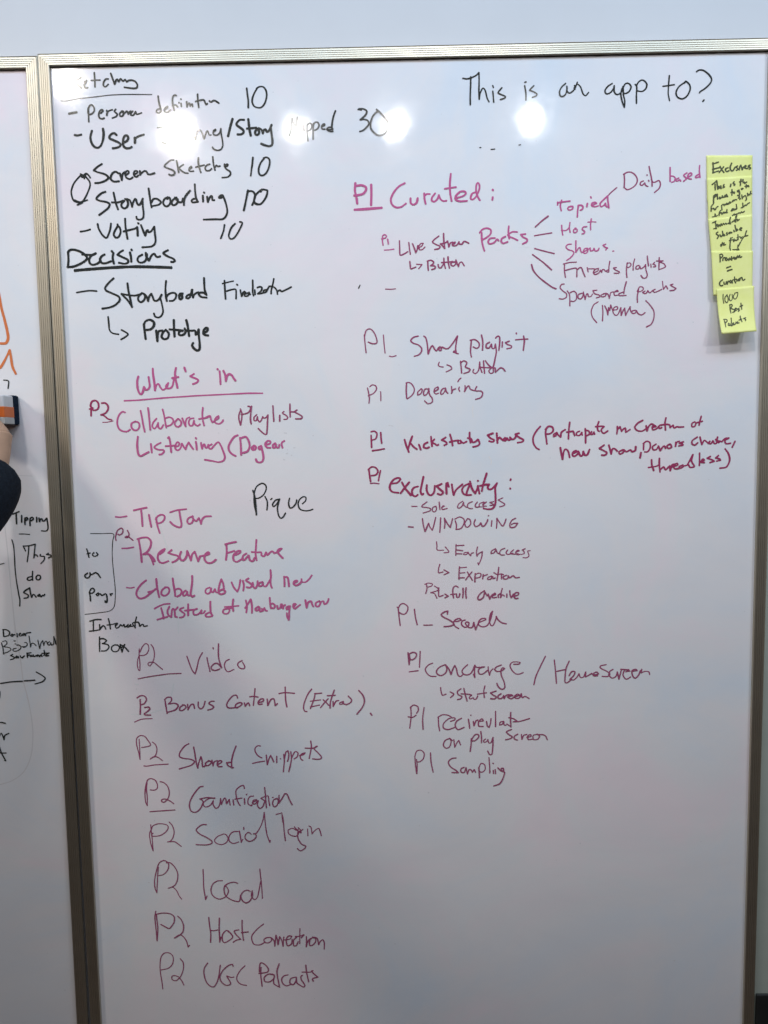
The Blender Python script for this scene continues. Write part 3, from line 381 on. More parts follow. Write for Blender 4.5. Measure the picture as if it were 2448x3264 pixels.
M|P2|d||189|-4720,7137 -21,-165 -14,-159 -14,-166 -30,95 -1,144 35,158 55,158 78,56 61,-15 39,-58 -18,-100 -80,-86 -90,-27;-4572,7217 75,-4 79,-87 44,-115 -13,-130 -59,-100 -112,-50 83,14 66,-66 44,-102 43,-61
M|local|d||216|-3911,7080 0,-176 0,-188 16,-130 8,-84 29,72;-3568,6863 -90,-6 -84,-56 -39,-101 17,-101 67,-66 82,-20 98,46 52,94 -18,72 -40,44;-3288,6810 -68,22 -97,-20 -78,-57 -10,-101 31,-87 88,-67 95,-34 55,3 25,109;-3066,6651 -47,26 -70,-20 -58,-79 18,-87 67,-56 77,39 52,101 -4,87 -17,-101 53,-70 57,54 39,159 25,129;-2880,7075 9,-141 12,-144 6,-145 3,-130
M|P2|d||216|-4806,6293 -21,-119 11,-219 10,-234 24,234 -12,190 -3,87;-4811,6232 126,25 137,-14 74,-59 -4,-102 -45,-72 -57,-50 -143,79;-4408,6195 63,-70 37,-118 -19,-116 -58,-58 -99,-60 99,57 68,-42 52,-88 23,-106 27,32
M|Host|d||243|-3842,6162 11,-175 15,-146 -11,-161;-3824,5914 66,-8 70,14;-3648,6148 -12,-207 2,-146 0,-110 27,95;-3482,5888 -54,15 -66,-79 -4,-117 40,-37 92,50 58,58 -39,73 -54,45;-3301,5915 -83,-21 32,-73 80,-89 -77,-14 -64,-40;-3235,6100 -4,-193 17,-197;-3254,5864 125,13
M|Connection|d||243|-2843,6022 -111,-89 -101,-116 -16,-87 38,-96 97,-16 84,36;-2830,5668 -20,45 50,43 83,-1 5,-59 -63,-40 -69,13;-2710,5755 47,-59 11,-103 27,212 25,-95 7,-88 36,153 33,-66 24,-125 10,124 9,59;-2469,5711 98,18 36,51 -56,8 -42,-51 -3,-88 26,-51 64,35 16,88;-2246,5764 -57,-58 -3,-102 49,-1 36,73;-2183,5924 -7,-146 -4,-146;-2273,5772 83,6 77,28 -50,-58;-2069,5769 0,-110 -9,-87 38,116 42,44;-1942,5760 -56,-36 -15,-51 -2,-65 42,-8 63,58 9,73 -54,29 82,-30 24,-124 30,65 49,32 26,-62 -7,-117
M|P2|d||189|-4742,4780 -9,130 -20,178 -3,148 24,161 59,80 84,10 67,-48 17,-89 -32,-102 -79,-66 -127,-28;-4397,5371 53,-81 -6,-133 -54,-132 -87,-81 -69,23 -4,59 49,18 69,-26 53,-67 45,-97
M|UGC|d||216|-3895,5281 -64,-99 -11,-118 36,-148 66,-82 69,-16 59,81 39,118 36,221;-3429,5213 -13,37 -77,-22 -101,-94 -60,-118 24,-103 82,-68 77,14 8,37 -65,126 82,-30 49,7;-3211,5218 -89,-88 -66,-117 4,-89 67,-67 99,-23
M|Podcasts|d||243|-2918,5185 -9,-148 10,-133 7,-89;-2952,5097 10,117 23,59 62,-23 67,-81 -10,-74 -160,-28;-2710,5050 -84,1 -72,-66 12,-74 83,-8 79,58 9,74 -69,15;-2582,5252 -43,-130 4,-118 29,-185;-2692,4961 4,-104 102,-67;-2426,5032 -77,-22 -44,-66 26,-88 68,-38 85,36;-2295,4986 -84,-29 -17,-88 55,-30 50,58 17,89 4,-104 68,-60 62,-30 15,44 -60,104 -5,60 28,21;-2094,5222 10,-135 34,-192;-2167,5080 152,-1 50,29 -28,-7 47,-60 68,-57 -98,-31 12,-52
M|This|k||270|902,20681 72,-10 75,19 75,34 43,41;1034,20702 -4,-137 -8,-167 1,-137;1169,20765 1,-155 -4,-155 5,-113 13,89 32,71 25,17 31,-42 30,-120 31,-55;1394,20556 12,-32;1396,20468 6,-77 8,-99;1546,20519 -44,-47 -19,-33 50,-27 68,-31 -18,-30 -63,-17
M|is|k||270|1922,20597 20,7;1919,20547 19,-108 2,-125;2072,20541 -47,-44 -25,-29 56,-19 63,-37 -7,-30 -68,-28
M|an|k||270|2593,20566 -64,-55 -35,-71 11,-66 43,-13 50,41 18,71 -2,48 2,-72 38,-36 49,23 44,46 -7,48;2786,20581 -43,-115;2731,20487 40,54 28,6 43,-49 37,-97 43,-35 50,50
M|app|k||270|3359,20549 -74,-46 -45,-68 25,-48 64,19 50,61 13,47 1,-96 44,-45 57,23 35,61 42,81 57,6 40,-49 -18,-61 -49,-41 -50,-5;3535,20498 9,-124 23,-110 -6,-96 -37,97 -23,110 20,95;3735,20528 25,-35 -2,-123 2,-145;3765,20424 -1,96 49,61 57,8 55,-58 -11,-69 -56,-46 -79,5
M|to?|k||270|4294,20653 -10,-130 -4,-150 23,-113;4192,20487 93,11 92,12;4548,20542 -92,-63 -48,-89 23,-75 79,-32 77,42 49,95 -9,82 -65,59 -14,-30;4737,20705 42,26 72,-8 86,-63 47,-69 -15,-68 -84,-81 -85,-53 -6,-16;4871,20258 -22,-25
M|stray_mark|k||216|1175,19576 19,2
M|stray_mark|k||216|1363,19544 61,5
M|stray_mark|k||216|1825,19604 25,5
M|P1|m||432|-902,19048 -9,-122 23,-110 11,-98;-884,19005 88,7 69,-34 -5,-55 -54,-54 -139,-22;-638,19019 0,-171 -8,-162
M|underline|m||486|-920,18618 155,6 152,9 142,8
M|Curated:|m||351|-76,19032 -102,-53 -83,-90 -52,-109 17,-86 63,-50 88,4 83,54;15,18786 3,-74 40,-31 57,30 20,75;244,18861 5,-92 18,-80;249,18818 39,30 50,-1;427,18857 -52,-66 -6,-49 44,-19 51,42 25,63 25,-64 50,-35 51,6;691,19166 -17,-161 5,-159 22,-120;589,18928 91,12 95,11;798,18777 95,28 45,36 -19,37 -76,-4 -70,-66 0,-61 69,-26 114,4;1107,18862 -63,-23 -26,-73 31,-22 58,45 57,121 0,73 -27,31 -23,-42 -3,-97 27,-87 35,-59;1385,18900 6,-16;1387,18777 -7,-45
M|P1|m||243|-463,18168 -4,-61 10,-72;-479,18134 60,15 23,30 -28,26 -39,-18;-379,18130 12,-81
M|underline|m||243|-435,17951 76,3 83,10
M|Live|d||243|-181,18099 3,-122 6,-111 67,17 64,36;-24,18067 9,-93 14,-99;37,18048 30,-75 25,-75 26,61 7,56;137,17971 64,42 14,37 -39,-5 -38,-55 24,-46 45,7 39,37
M|Stream|d||270|482,18163 -70,-49 -39,-48 57,-38 70,-33 -20,-36 -70,-15;561,18204 3,-117 15,-130 -47,56 -26,26;506,18032 89,23 32,24 13,-55 8,-44 23,62 39,17;703,18022 45,12 6,25 -38,-12 -7,-43 64,-1 38,48 7,12 6,-37 44,-1 26,37 19,6 25,-7 44,-25
M|hook_arrow|d||243|-12,17756 8,-68 9,-50 83,26;102,17708 89,-5 -26,-37 -29,-30
M|Button|d||270|291,17751 1,-69 6,-77;283,17757 55,14 50,-28 -13,-37 -38,-24 70,-8 6,-37 -58,-20;464,17698 9,-44 35,-13 45,61;561,17801 5,-87 21,-84;631,17822 5,-96 19,-90;522,17728 127,7 64,8;751,17736 -64,-11 -6,-38 38,-19 38,30 7,69 18,-57 26,-50 13,50 32,24 25,-25 25,-41
M|-|d||216|-425,17310 87,-5 77,6
M|Packs|m||324|1166,18204 51,55 76,17 60,-32 -10,-68 -64,-54 -57,-30;1198,18203 5,-142 19,-86 21,-69;1419,18113 -76,-5 -36,-49 23,-40 76,20 51,55 25,-26;1596,18134 -57,-30 -13,-49 32,-31 76,23;1654,18302 -7,-89 15,-117;1793,18204 -83,2 -76,-48;1647,18133 76,-26 76,-38;1932,18168 -76,-6 31,-40 70,-38 -6,-43 -64,-32
M|branch|d||270|2096,18281 108,94 107,77
M|branch|d||270|2084,18137 132,20 155,21
M|branch|d||270|2088,17928 142,-41 183,-46
M|branch|d||270|2052,17829 165,-121 153,-134
M|branch|d||270|2033,17668 32,-100 89,-107 127,-102 102,-71 64,-26
M|Topical|m||297|2468,18667 95,11 111,10;2468,18627 0,49;2535,18705 -22,-85 16,-86;2714,18598 -63,-5 -12,-37 38,-13 44,24 0,37 -38,0;2813,18614 -10,-86 -6,-98;2809,18614 50,5 32,-25 -13,-43 -31,-14;2963,18645 -9,-52;3018,18751 8,-21;3061,18619 56,23 -25,18 -50,-14 -3,-43 53,-13 51,11;3305,18763 -75,-66 -56,-60 19,-49 50,24 19,30 13,-49 25,-13;3299,18757 7,-92 16,-98
M|link_line|d||216|3305,18763 62,60 84,68
M|Host~2|m||243|2536,18300 6,-74 13,-86;2533,18217 76,-4 44,36;2675,18341 -10,-80 13,-80;2773,18247 -38,-30 7,-41 44,9 9,37 -35,25;2956,18270 -57,-7 -19,-37 39,-31 -7,-31 -34,-12;3031,18395 -12,-92 3,-88;2974,18341 70,5 63,-5
M|Shows.|m||243|2698,17989 -57,-5 -31,-36 32,-44 76,-26 25,-38 -50,-67 -69,-48;2775,18043 0,-105 0,-86 44,67 25,12 13,-56 19,-25;2883,17850 76,35 12,31 -44,-5 -25,-43 19,-37 44,17 19,49 31,24 7,-49 44,11 13,31 19,-44 44,6 23,36;3274,17978 -44,-17 32,-32 44,-13 -31,-34;3395,17862 16,0
M|Friends|d||216|2567,17666 102,23 116,4;2589,17672 -4,-107 19,-121;2593,17558 105,27 88,8 8,-74 0,-69;2801,17569 43,34 30,-7 29,-79 30,-65;2968,17601 15,-72;2990,17579 88,-1 36,-8;3086,17513 65,35 7,35 -51,-13 -36,-49 30,-37 65,28 22,42 22,-36 14,43 29,-1 22,-29;3347,17697 -14,-89 -4,-88;3326,17559 -36,-18 15,-21 24,3;3457,17592 -51,-6 30,-29 73,-38 -15,-21 -72,2
M|playlists~2|d||216|3638,17667 -13,-121 9,-118;3631,17646 44,20 29,-29 -28,-42 -44,-7;3762,17726 -21,-83 -3,-102;3836,17620 -44,-13 -7,-43 44,-1 21,43 16,-43 57,34 22,35 8,-92 23,-72 -21,-54 -51,-2 -34,43;3972,17770 8,-74 16,-86;4032,17638 8,-57;4097,17665 -29,-28 37,-15 8,-28 -37,-3;4172,17742 -2,-92 -1,-103;4126,17686 109,2 -50,-24 65,-23 30,-51 -50,-27 -61,-20
M|Sponsored|d||216|2583,17337 -44,-7 -26,-49 41,-51 66,-52 0,-57 -58,-32 -63,8;2634,17224 37,-61 8,-87 0,-103;2678,17191 66,25 44,-41 1,-86 -44,-43 -44,8;2883,17180 -58,-20 -7,-57 44,-16 36,43 7,50;2905,17201 15,-57 15,-72 22,85 22,14 15,-50 43,6 22,36;3132,17226 -66,-6 30,-51 73,-23 15,-29 -59,-17;3249,17159 -43,-13 7,-29 59,6 14,43 -44,0;3286,17173 37,-22 22,-65 21,92 44,14;3432,17192 58,6 -15,21 -50,-34 7,-51 59,6;3627,17357 -28,-97 -13,-100;3585,17189 -80,-27 8,-32 110,1
M|packs~2|d||216|3833,17227 -20,-114 4,-101;3812,17192 36,71 51,-1 15,-36 -44,-35 -51,-7;3943,17196 -43,-20 44,-23 36,28 7,22 30,-37 36,21 22,21;4111,17222 -29,-14 15,-36 66,20 58,28;4233,17349 9,-72 8,-58 43,57 30,-51;4409,17302 -44,-13 30,-22 66,-37 -36,-28 -65,-6
M|(Moma)|d||216|3155,17032 -73,-49 -40,-101 20,-101 74,-95;3229,16973 8,-123 -6,-137;3266,16965 37,-73 18,-80 11,123 22,-44 14,86 38,-101;3413,16890 66,13 -1,43 -51,-13 -21,-72 44,-58 44,21 43,107 9,-130 28,72 29,49 16,-122 36,71 43,71;3691,16942 15,-86;3787,16883 -59,-13 1,-36 51,-1 21,43 30,-51 59,-23 58,38;3957,17038 70,-73 67,-102 2,-115 -42,-101 -81,-45
M|Daily|d||243|3570,19103 6,-103 -4,-112;3559,19102 64,31 63,-1 65,-42 38,-73 -15,-73 -63,-60 -85,-32 -38,24;3891,18989 -43,-20 -10,-36 32,-16 43,40 16,-41 38,-17;3976,18997 6,-15;3948,19086 3,-9;3981,19219 20,-93 28,-125 7,-98;4024,19012 27,-47 43,4 53,22 27,-54 -20,-72 -77,-66
M|based|m||270|4330,19197 2,-119 2,-108;4332,19057 48,-1 38,-31 -15,-52 -43,-14;4477,19024 -43,-20 6,-31 37,14 16,10 16,-21;4608,19104 -52,-36 27,-31 22,-26 -48,-39;4631,19036 58,35 -12,31 -42,-20 -9,-61 59,-17;4819,19218 -4,-88 13,-105;4811,19079 -53,-30 1,-26 58,14
M|stray_mark|k||189|-856,17383 -27,-50
M|P1|d||216|-801,16554 10,-145 15,-153;-796,16535 25,88 58,34 57,-36 50,-89 17,-108 -71,-18 -76,29;-477,16548 10,-158 13,-146
M|underline|d||216|-380,16192 51,-10 62,17
M|Shared~2|d||270|113,16519 -77,-18 -50,-56 48,-45 77,-27 57,-58 -7,-63 -52,-50 -65,-18;209,16517 32,-26 24,-102 14,-171 37,94 39,44 25,-45 38,-45 33,50 32,19 -26,-44 38,-20 14,57 38,-13 26,-13 51,5 78,87 76,115;780,16509 -20,-103 -14,-101 12,-83 -51,20 20,19 38,-45 25,-3
M|hook_arrow|d||216|465,16075 -17,-44 25,-26 58,-11;596,16031 64,-29 12,-45 -90,-45
M|Dogearing|d||243|-97,15728 -6,-121 6,-128;-104,15735 46,9 57,-36 38,-91 -40,-88 -85,-63;153,15635 -59,-57 0,-51 52,25 26,63 -19,20;282,15626 -64,1 -27,-70 19,-39 52,44 20,77 12,-103 44,-65 0,-64 -72,-27 -57,49;378,15586 65,37 -6,39 -52,-32 -13,-57 32,-32 43,12;566,15640 -52,-18 -32,-64 19,-26 45,38 23,64 10,-52 28,-32;670,15664 6,-71 -7,-44 26,57 45,18;805,15649 -13,-32 19,-39;832,15801 -26,-18 -26,-41;902,15672 0,-57 -11,-41 37,66 38,31 26,-58 64,-26;1100,15656 -27,-70 97,-8 32,-39 -33,-70 -90,-30
M|P1|d||216|-764,15664 18,-84 11,-90 -8,-83;-725,15682 40,31 57,-13 19,-58 -53,-70 -92,-43;-539,15596 0,-154
M|playlist|d||270|1015,16433 -14,-133 -1,-76 13,-70;995,16433 77,11 71,-58 -1,-63 -45,-25 -51,24;1186,16518 21,-108 -5,-145;1322,16395 -51,-30 -4,-57 48,-7 39,62 13,-70 38,0 16,69;1421,16362 16,-120 -20,-114 -39,-152 -64,27 -64,83;1425,16463 39,33 29,-22 0,-107 -13,-111;1540,16398 -4,-89;1656,16408 -64,-24 32,-32 70,-27 -7,-31 -70,-14;1775,16541 3,-15;1899,16489 13,-92 -19,-149;1765,16428 102,6 103,3
M|Button~2|d||243|826,16085 12,-99 7,-100;832,16062 52,31 51,-33 -26,-63 12,-19 65,-27 -20,-44 -84,-26;1050,15944 -13,-44 45,-27 52,57 20,139;1154,16069 6,-89 31,-90;1218,16087 6,-95 12,-118;1147,15980 115,-8 103,-8;1339,15951 -32,-37 32,-42 45,21 1,58 32,12 2,-74 49,47 39,28 45,-16 32,-42
M|stray_mark|g||162|-410,15018 26,2
M|stray_mark|g||162|-367,15015 29,-9
M|P1|r||297|-717,14858 3,-106 2,-104;-716,14920 55,9 45,-43 -21,-84 -59,-25;-551,14904 5,-103 9,-81
M|underline|r||297|-700,14596 98,11 107,18
M|Kickstarting|r||351|-144,14774 31,-110 41,-107;-10,14830 -44,-115 -34,-117;-41,14708 51,-59 58,-43;102,14686 31,-89;252,14722 -59,-31 -7,-52 45,-17 46,16;311,14818 6,-84 12,-84;369,14772 -39,-51 45,-27 39,-29 23,15;564,14801 -71,-44 64,-27 26,-39 -46,-25;636,14851 25,-84 19,-107;629,14722 84,18 65,6;778,14739 0,-45 45,5 -12,46 51,-46 59,25;974,14878 -1,-91 15,-84;941,14782 58,-14 25,-59 52,12 40,38 12,-26 16,-52 -42,-36 -72,-14
M|P1|r||297|-767,14272 13,-118 14,-92;-777,14272 59,45 72,-15 35,-65 -38,-58 -78,-12;-566,14249 -24,-98 -15,-78
M|underline|d||243|-745,14030 68,5 80,-12
M|Exclusivity:|r||378|-377,14024 92,11 59,58 -32,27 -79,-25 -60,-78 -14,-78 45,-59 104,-19;-200,14040 57,-105 96,-120;-74,14041 -69,-80 -82,-106;77,13964 -70,-19 -36,-58 15,-72 45,-21 40,26;173,14132 -28,-124 -25,-130 23,-59 26,19;230,13987 -5,-85 29,-72 46,-21 53,52 14,111;485,14003 -86,-38 46,-47 64,-60 -39,-41 -55,17;570,14014 -5,-78 3,-105;589,14021 19,-73;661,13993 12,-98 19,-89 40,88 112,96;955,14001 -86,-44 -33,-65 26,-66 52,-24;987,14007 -46,-90 -27,-105 78,-8;981,13994 32,-92 51,-73 33,72 14,59;1111,13960 12,-73 13,-63;973,14036 4,-2;1109,14047 5,-3;1262,14172 -29,-90 -33,-104 -23,-111;1147,13959 85,18 72,5;1304,13982 -26,-58 32,-33 52,19 79,90;1434,13993 -26,-84 6,-144 -7,-131 -46,-72 -79,-12 -75,15;1676,14064 -5,-18;1664,13905 4,-4
M|Shows|r||378|1373,14858 -91,-31 45,-52 65,-34 -20,-32 -64,14;1438,14857 6,-91 6,-77;1444,14728 39,57 39,-33 26,-20;1580,14777 -32,-38 38,-14 27,45 25,-33 39,12 -13,33 33,-33 39,6 32,45;1820,14850 -65,-18 65,-53 78,-46 -26,-32 -76,-12
M|(Participate|r||324|2185,14960 -67,-76 -54,-102 2,-104 46,-78 52,-34;2286,14920 -13,-77 13,-91 11,-93;2273,14907 52,51 65,-14 13,-65 -52,-44 -65,-6;2467,14852 -51,-31 0,-39 39,19 12,45 26,-40 39,-35 13,80 65,48;2687,15022 -13,-109 -9,-174;2636,14856 90,11 20,0 26,-72;2855,14865 -45,-19 -6,-45 52,-7 38,51 7,-46;2952,14908 7,-116 1,-129;2959,14882 52,-14 13,-51 -52,-32;3062,14855 -25,-39 39,-7 25,39 13,-39;3184,15024 -24,-77 9,-73 24,-16;3128,14939 113,7 32,-9 -48,-56 41,-57 72,39
M|in|r||297|3499,14938 1,-61 -8,-65;3500,14885 48,47 25,-81 32,40 32,16 9,-73 72,47
M|Creation|r||324|3934,15033 -80,-42 -56,-71 41,-57 81,-13 64,34;3991,14941 18,-89 23,72 48,47 48,-25;4097,14907 64,15 -16,16 -49,-15 17,-57 73,31 23,32 9,-41 40,16;4328,15068 -15,-77 10,-129;4225,14945 97,14 64,-9 17,-49 48,40 17,-49 48,23 32,-8 84,2
M|of|r||297|4821,14991 -48,-24 1,-56 48,7 23,56;4928,15085 -19,-72 -15,-80;4837,14974 112,26
M|new|r||351|2527,14593 19,-104 20,-98 19,123 32,51 46,-40 26,-104;2741,14485 65,32 -7,19 -52,-25 -12,-52 39,-20 58,45 6,39 33,-79 39,12 12,65 27,-65 45,12 34,84
M|Show,|r||351|3276,14622 -81,-55 82,-42 49,-33 -32,-40 -57,1;3357,14621 25,-81 17,-73 23,88 41,-1 41,-41;3600,14536 -64,-31 9,-41 56,23 16,49 40,-33 25,7 48,24 25,-33 56,23 7,65;3909,14482 -15,-89
M|Donors|r||324|3955,14635 -2,-57 0,-48;3947,14635 56,40 57,-26 6,-89 -44,-64 -49,-2;4165,14623 -56,-39 9,-57 57,7 31,56 34,-81 39,64 32,15 17,-40;4392,14619 -40,-31 25,-41 56,23 -25,49;4504,14650 -7,-73 23,72 41,16;4633,14656 -72,-23 49,-9 16,-25 -72,-11
M|Choose,|r||324|4866,14732 -80,-55 -7,-56 49,-25 48,39;4914,14731 18,-72 17,-57 39,72 49,-33;5085,14656 -31,-32 48,-9 32,48 33,-49 40,24 -25,49;5213,14726 -7,-56 57,-17 -32,-24;5287,14644 56,56 64,7 -64,-39 18,-57 77,7;5513,14649 -46,-100
M|threadless)|r||324|4092,14358 6,-90 34,-95;4042,14224 129,19 48,23;4226,14380 1,-114 14,-122;4245,14184 56,48 33,-49 72,64 9,-82 31,97 57,16;4447,14230 96,31 -16,32 -56,-47 25,-49 73,6;4632,14259 -64,-31 25,-25 64,39 48,16 94,177 -22,-113 50,-91 -72,-15 -25,41;4912,14457 2,-105 -1,-106;4923,14303 72,31 -25,25 -39,-56 65,-9;5099,14397 -56,-31 81,-26 41,-25 -72,-23;5236,14411 -48,-40 65,-17 17,-25 -64,-15;5347,14522 58,-82 24,-113 -51,-113 -113,-22
M|-|d||216|-37,13623 91,-3
M|Sole|d||216|228,13697 -80,-60 -8,-28 80,-9 71,-23 -14,-36 -119,-37;385,13619 -57,-21 -8,-57 36,-20 36,40 -7,51;439,13690 11,-130;479,13596 50,21 -21,7 -22,-28 7,-37 83,16
M|access|d||216|847,13698 -65,-42 -27,-57 26,-23 51,36 29,64 7,-50 43,-37;1012,13688 -65,-28 -22,-50 29,-36 60,-6;1098,13680 -36,-50 14,-40 65,9;1213,13678 -72,-28 -7,-50 71,-9;1206,13634 50,43 -57,-28 -1,-36 58,-8;1378,13682 -64,-13 57,-30 43,-15 -100,-6;1537,13742 -79,-32 57,-37 57,-37 -21,-29 -68,-18
M|-|d||270|-99,13268 83,-9
M|Windowing|d||243|145,13406 16,-116 27,-110 35,79 29,65 21,-65 43,-59 30,101 30,123;462,13415 -8,-130 -9,-124;527,13407 7,-95 -8,-79;527,13400 50,-88 50,-66 22,79 18,72;714,13360 21,-80 -8,-75;707,13389 87,35 72,-44 -8,-87 -51,-72 -80,-13;923,13386 -43,-65 14,-65 43,-8 44,57 -14,73 -44,15;1060,13376 -22,-72 29,-51 57,21 30,43 28,-59 43,14 44,72 7,29;1287,13442 6,-3;1348,13350 -10,-97;1435,13385 0,-73 -8,-94;1435,13392 50,-81 50,-58 36,57 22,65;1759,13387 -65,-35 -36,-72 14,-51 72,6 51,64 -65,1 -43,-21
M|hook_arrow|d||216|386,12998 6,-76 7,-70 108,-5;537,12905 57,-74 0,-22 -80,-6
M|Early|d||216|725,12946 -5,-102 -1,-91;718,12924 144,5;724,12851 116,-17;724,12785 101,-5;919,12804 -51,-7 -14,-29 50,-1 30,37 21,-37 22,-23 14,44 37,7;1096,12896 -18,-87 7,-74 29,44 66,35 -8,-80 -22,-73 -37,-80 -10,37
M|access~2|d||216|1411,12862 -72,-43 -8,-44 51,14 36,58 22,-59 43,-15;1570,12866 -58,-21 -36,-57 29,-37 58,-1;1621,12836 -29,-50 28,-30 94,20;1722,12835 -51,-51 43,-27 87,11;1758,12790 65,29 -29,10 -36,-39 21,-37 58,2;1924,12853 -51,-21 29,-29 7,-37 -50,-14;2011,12815 -44,-6 15,-44 7,-44 -43,-29 -58,4
M|hook_arrow|d||216|439,12602 -22,-76 -1,-73 77,13;508,12503 87,-50 -85,-34
M|Expiration|d||243|780,12553 -8,-106 -1,-114;779,12532 124,9;779,12440 94,6;763,12356 102,2;917,12460 43,-74 43,-75;996,12458 -65,-79 -44,-58;1054,12428 -5,-73 -3,-74;1054,12413 65,21 37,-22 -22,-51 -66,-14;1192,12411 -8,-80;1184,12382 51,14 29,14;1337,12380 -58,-22 -8,-36 51,6 36,44 7,-37 37,14;1465,12532 -12,-110 -22,-125;1380,12438 58,-31 73,7 36,-16;1511,12399 -1,-74;1598,12390 -58,-28 14,-37 65,6 8,51 29,-37 58,36 43,-37 65,6
M|P2|d||216|203,12250 7,-73 -23,-86;174,12251 59,21 72,-16 -15,-36 -58,-17;341,12219 65,-46 -15,-36 -117,-35 65,-16 43,-82
M|hook_arrow|d||243|416,12188 -4,-88 7,-67 73,21;521,12076 58,-38 -59,-29
M|full|d||270|755,12190 -44,23 -43,-36 -8,-81 13,-96;623,12064 102,9;725,12062 7,-49 36,7 15,59;839,12174 2,-81 -8,-89;893,12181 -8,-89 11,-96
M|archive|d||270|1212,12124 -73,-50 -44,-74 29,-37 66,43 29,96 43,-75;1277,12064 29,-96 14,44 37,43;1342,12026 66,29 -15,22 -43,-44 7,-37 65,7;1488,12068 -37,-29 8,-37;1524,12156 -22,-88 -7,-74 29,51 36,-22;1604,12059 0,-59;1655,12117 7,-81 19,-45 39,66;1720,12013 80,28 7,37 -50,1 -30,-59 29,-45 41,7
M|P1|d||243|-316,11854 16,-20 17,-176 15,-135;-298,11834 39,66 59,15 66,-50 -1,-74 -47,-60 -53,0 -46,28;-15,11813 17,-146 29,-133
M|underline|d||243|147,11527 73,-1 75,2
M|Search|d||270|560,11719 11,54 -57,-13 -60,-46 39,-48 93,-48 79,-56 -1,-33 -66,-26 -96,-6;678,11589 53,-7 73,26 -32,27 -67,-19 -34,-47 20,-68 66,-45;871,11607 -53,-20 -8,-61 53,-48 60,20 14,60 -47,14 -13,-33 66,-69 59,13 21,74;1023,11564 13,-61 19,-71 27,70 20,47;1109,11556 126,52 -13,20 -66,-6 -47,-53 6,-61 67,-28 79,26 54,100 40,148 -33,-40 -27,-121 33,-95 39,13 41,94 10,57 29,-58 66,-55 80,-21
M|P1|d||243|-139,11039 5,-75 12,-144 15,116 -13,82;-113,11018 67,26 56,-28 -17,-68 -67,-42 -29,23;77,11056 -7,-122 -10,-164
M|underline|d||243|-120,10691 76,9 80,9
M|Concierge|d||243|292,10842 -74,-33 -54,-68 19,-69 66,-62 100,-8;511,10811 -93,-40 -57,-67 15,-62 67,-25 74,44 27,74 -26,76;518,10811 59,-76 39,-103 28,88 38,75 29,-62 25,-110 47,-31 54,50;911,10805 -67,-60 -34,-54 27,-56 73,-14 67,40 61,135 -8,-109 6,-116 -26,62;1038,10790 33,-35 133,9 -80,-23 -27,-48 20,-55 60,-1 80,61;1271,10759 6,-75 17,-76 23,75 40,40;1504,10790 -87,-33 -29,-48 42,-34 81,12 50,40 -37,14 -27,-47 7,-96 46,-110 13,-103 -54,-33 -60,48 -26,63;1720,10802 96,3 16,28 -64,9 -72,-7 -40,-57 32,-82 64,-67 64,-9 72,27
M|slash|d||243|2279,10936 -88,-182 -79,-179 -36,-151
M|Homescreen|d||243|2435,10868 20,-184 20,-238;2468,10660 171,35;2697,10844 -58,-146 -15,-229 40,-14 79,61;2695,10583 48,73 56,-9 -24,-66 -64,-64 64,-18 64,57 32,57 24,-66 56,7 39,90 -7,-90 48,24 63,40;3094,10609 64,-17 56,16 -32,33 -56,-24 0,-41 72,-1;3348,10769 -103,-23 8,-41 112,-59 49,-49 -40,-41 -96,2;3469,10683 -56,-37 -15,-66 56,-55 64,29 23,57;3541,10636 17,-58 16,-74 23,98 23,82;3604,10684 104,-10 56,-25 -71,-16 55,41 -72,-8 -31,-89 57,-75 79,40;3796,10640 96,15 -25,25 -63,-24 9,-90 48,-47 56,54 31,81;3971,10678 -7,-65 71,24 64,-10 14,-49
M|hook_arrow|d||243|429,10398 8,-70 23,-69 65,19;597,10318 64,-42 -57,-62
M|Start|d||243|790,10373 -64,-49 15,-58 64,-34 -24,-41 -57,-15;839,10380 23,-107 34,-125;790,10282 136,-10 48,-17;974,10246 -40,-32 15,-33 57,24 8,-25 40,-1 32,57;1212,10416 -21,-99 11,-115;1078,10270 161,22
M|screen~2|d||270|1408,10322 -97,-31 48,-42 56,-34 -40,-36 -64,8;1496,10272 -49,-33 0,-49 56,-1 41,41;1544,10238 8,-58 32,57 56,16;1608,10212 96,24 -40,17 -40,-49 56,-26 48,33;1728,10211 96,31 -40,17 -48,-40 24,-39 64,13 32,73;1856,10258 16,-66 49,24 72,-39
M|P1|d||216|-105,10055 6,-165 -28,-224;-113,10039 57,49 72,-26 15,-67 -33,-57;-153,9877 77,-13 65,41;133,10044 -28,-207 5,-196
M|recirculation|d||243|383,9849 4,-132 18,-109;376,9858 80,44 97,-9 56,-30;600,9780 81,32 -16,33 -96,-15 -90,-82 -9,-82 81,-35 129,40;794,9835 -81,-48 -33,-75 48,-83 113,40;915,9817 15,-92 8,-74;959,9891 4,-3;1003,9774 11,-83 37,91 33,16;1092,9773 88,7 -24,42 -56,-49 -1,-83 81,-10;1236,9771 16,-83 32,-26 25,75 8,83;1398,9951 0,-133 -1,-149;1534,9767 -56,-16 -8,-50 48,16 24,50 8,-67 32,0;1667,9931 -4,-133 8,-133 -73,51;1631,9832 80,-18 65,-42 -65,-16 113,7 177,50
M|on|d||216|581,9472 -81,-40 -33,-83 48,-59 65,32 25,92 -24,58 48,-42;654,9446 15,-142 41,83 32,42 32,-84
M|play|d||243|965,9459 -5,-117 -17,-120;960,9425 65,100 57,12 16,-47 -65,-66 -57,-7;1134,9590 12,-100 0,-104;1219,9447 -33,-25 8,-37 49,20 16,33 16,-59 40,0 38,99;1353,9478 -6,-175 -17,-133 -40,-8 -35,67
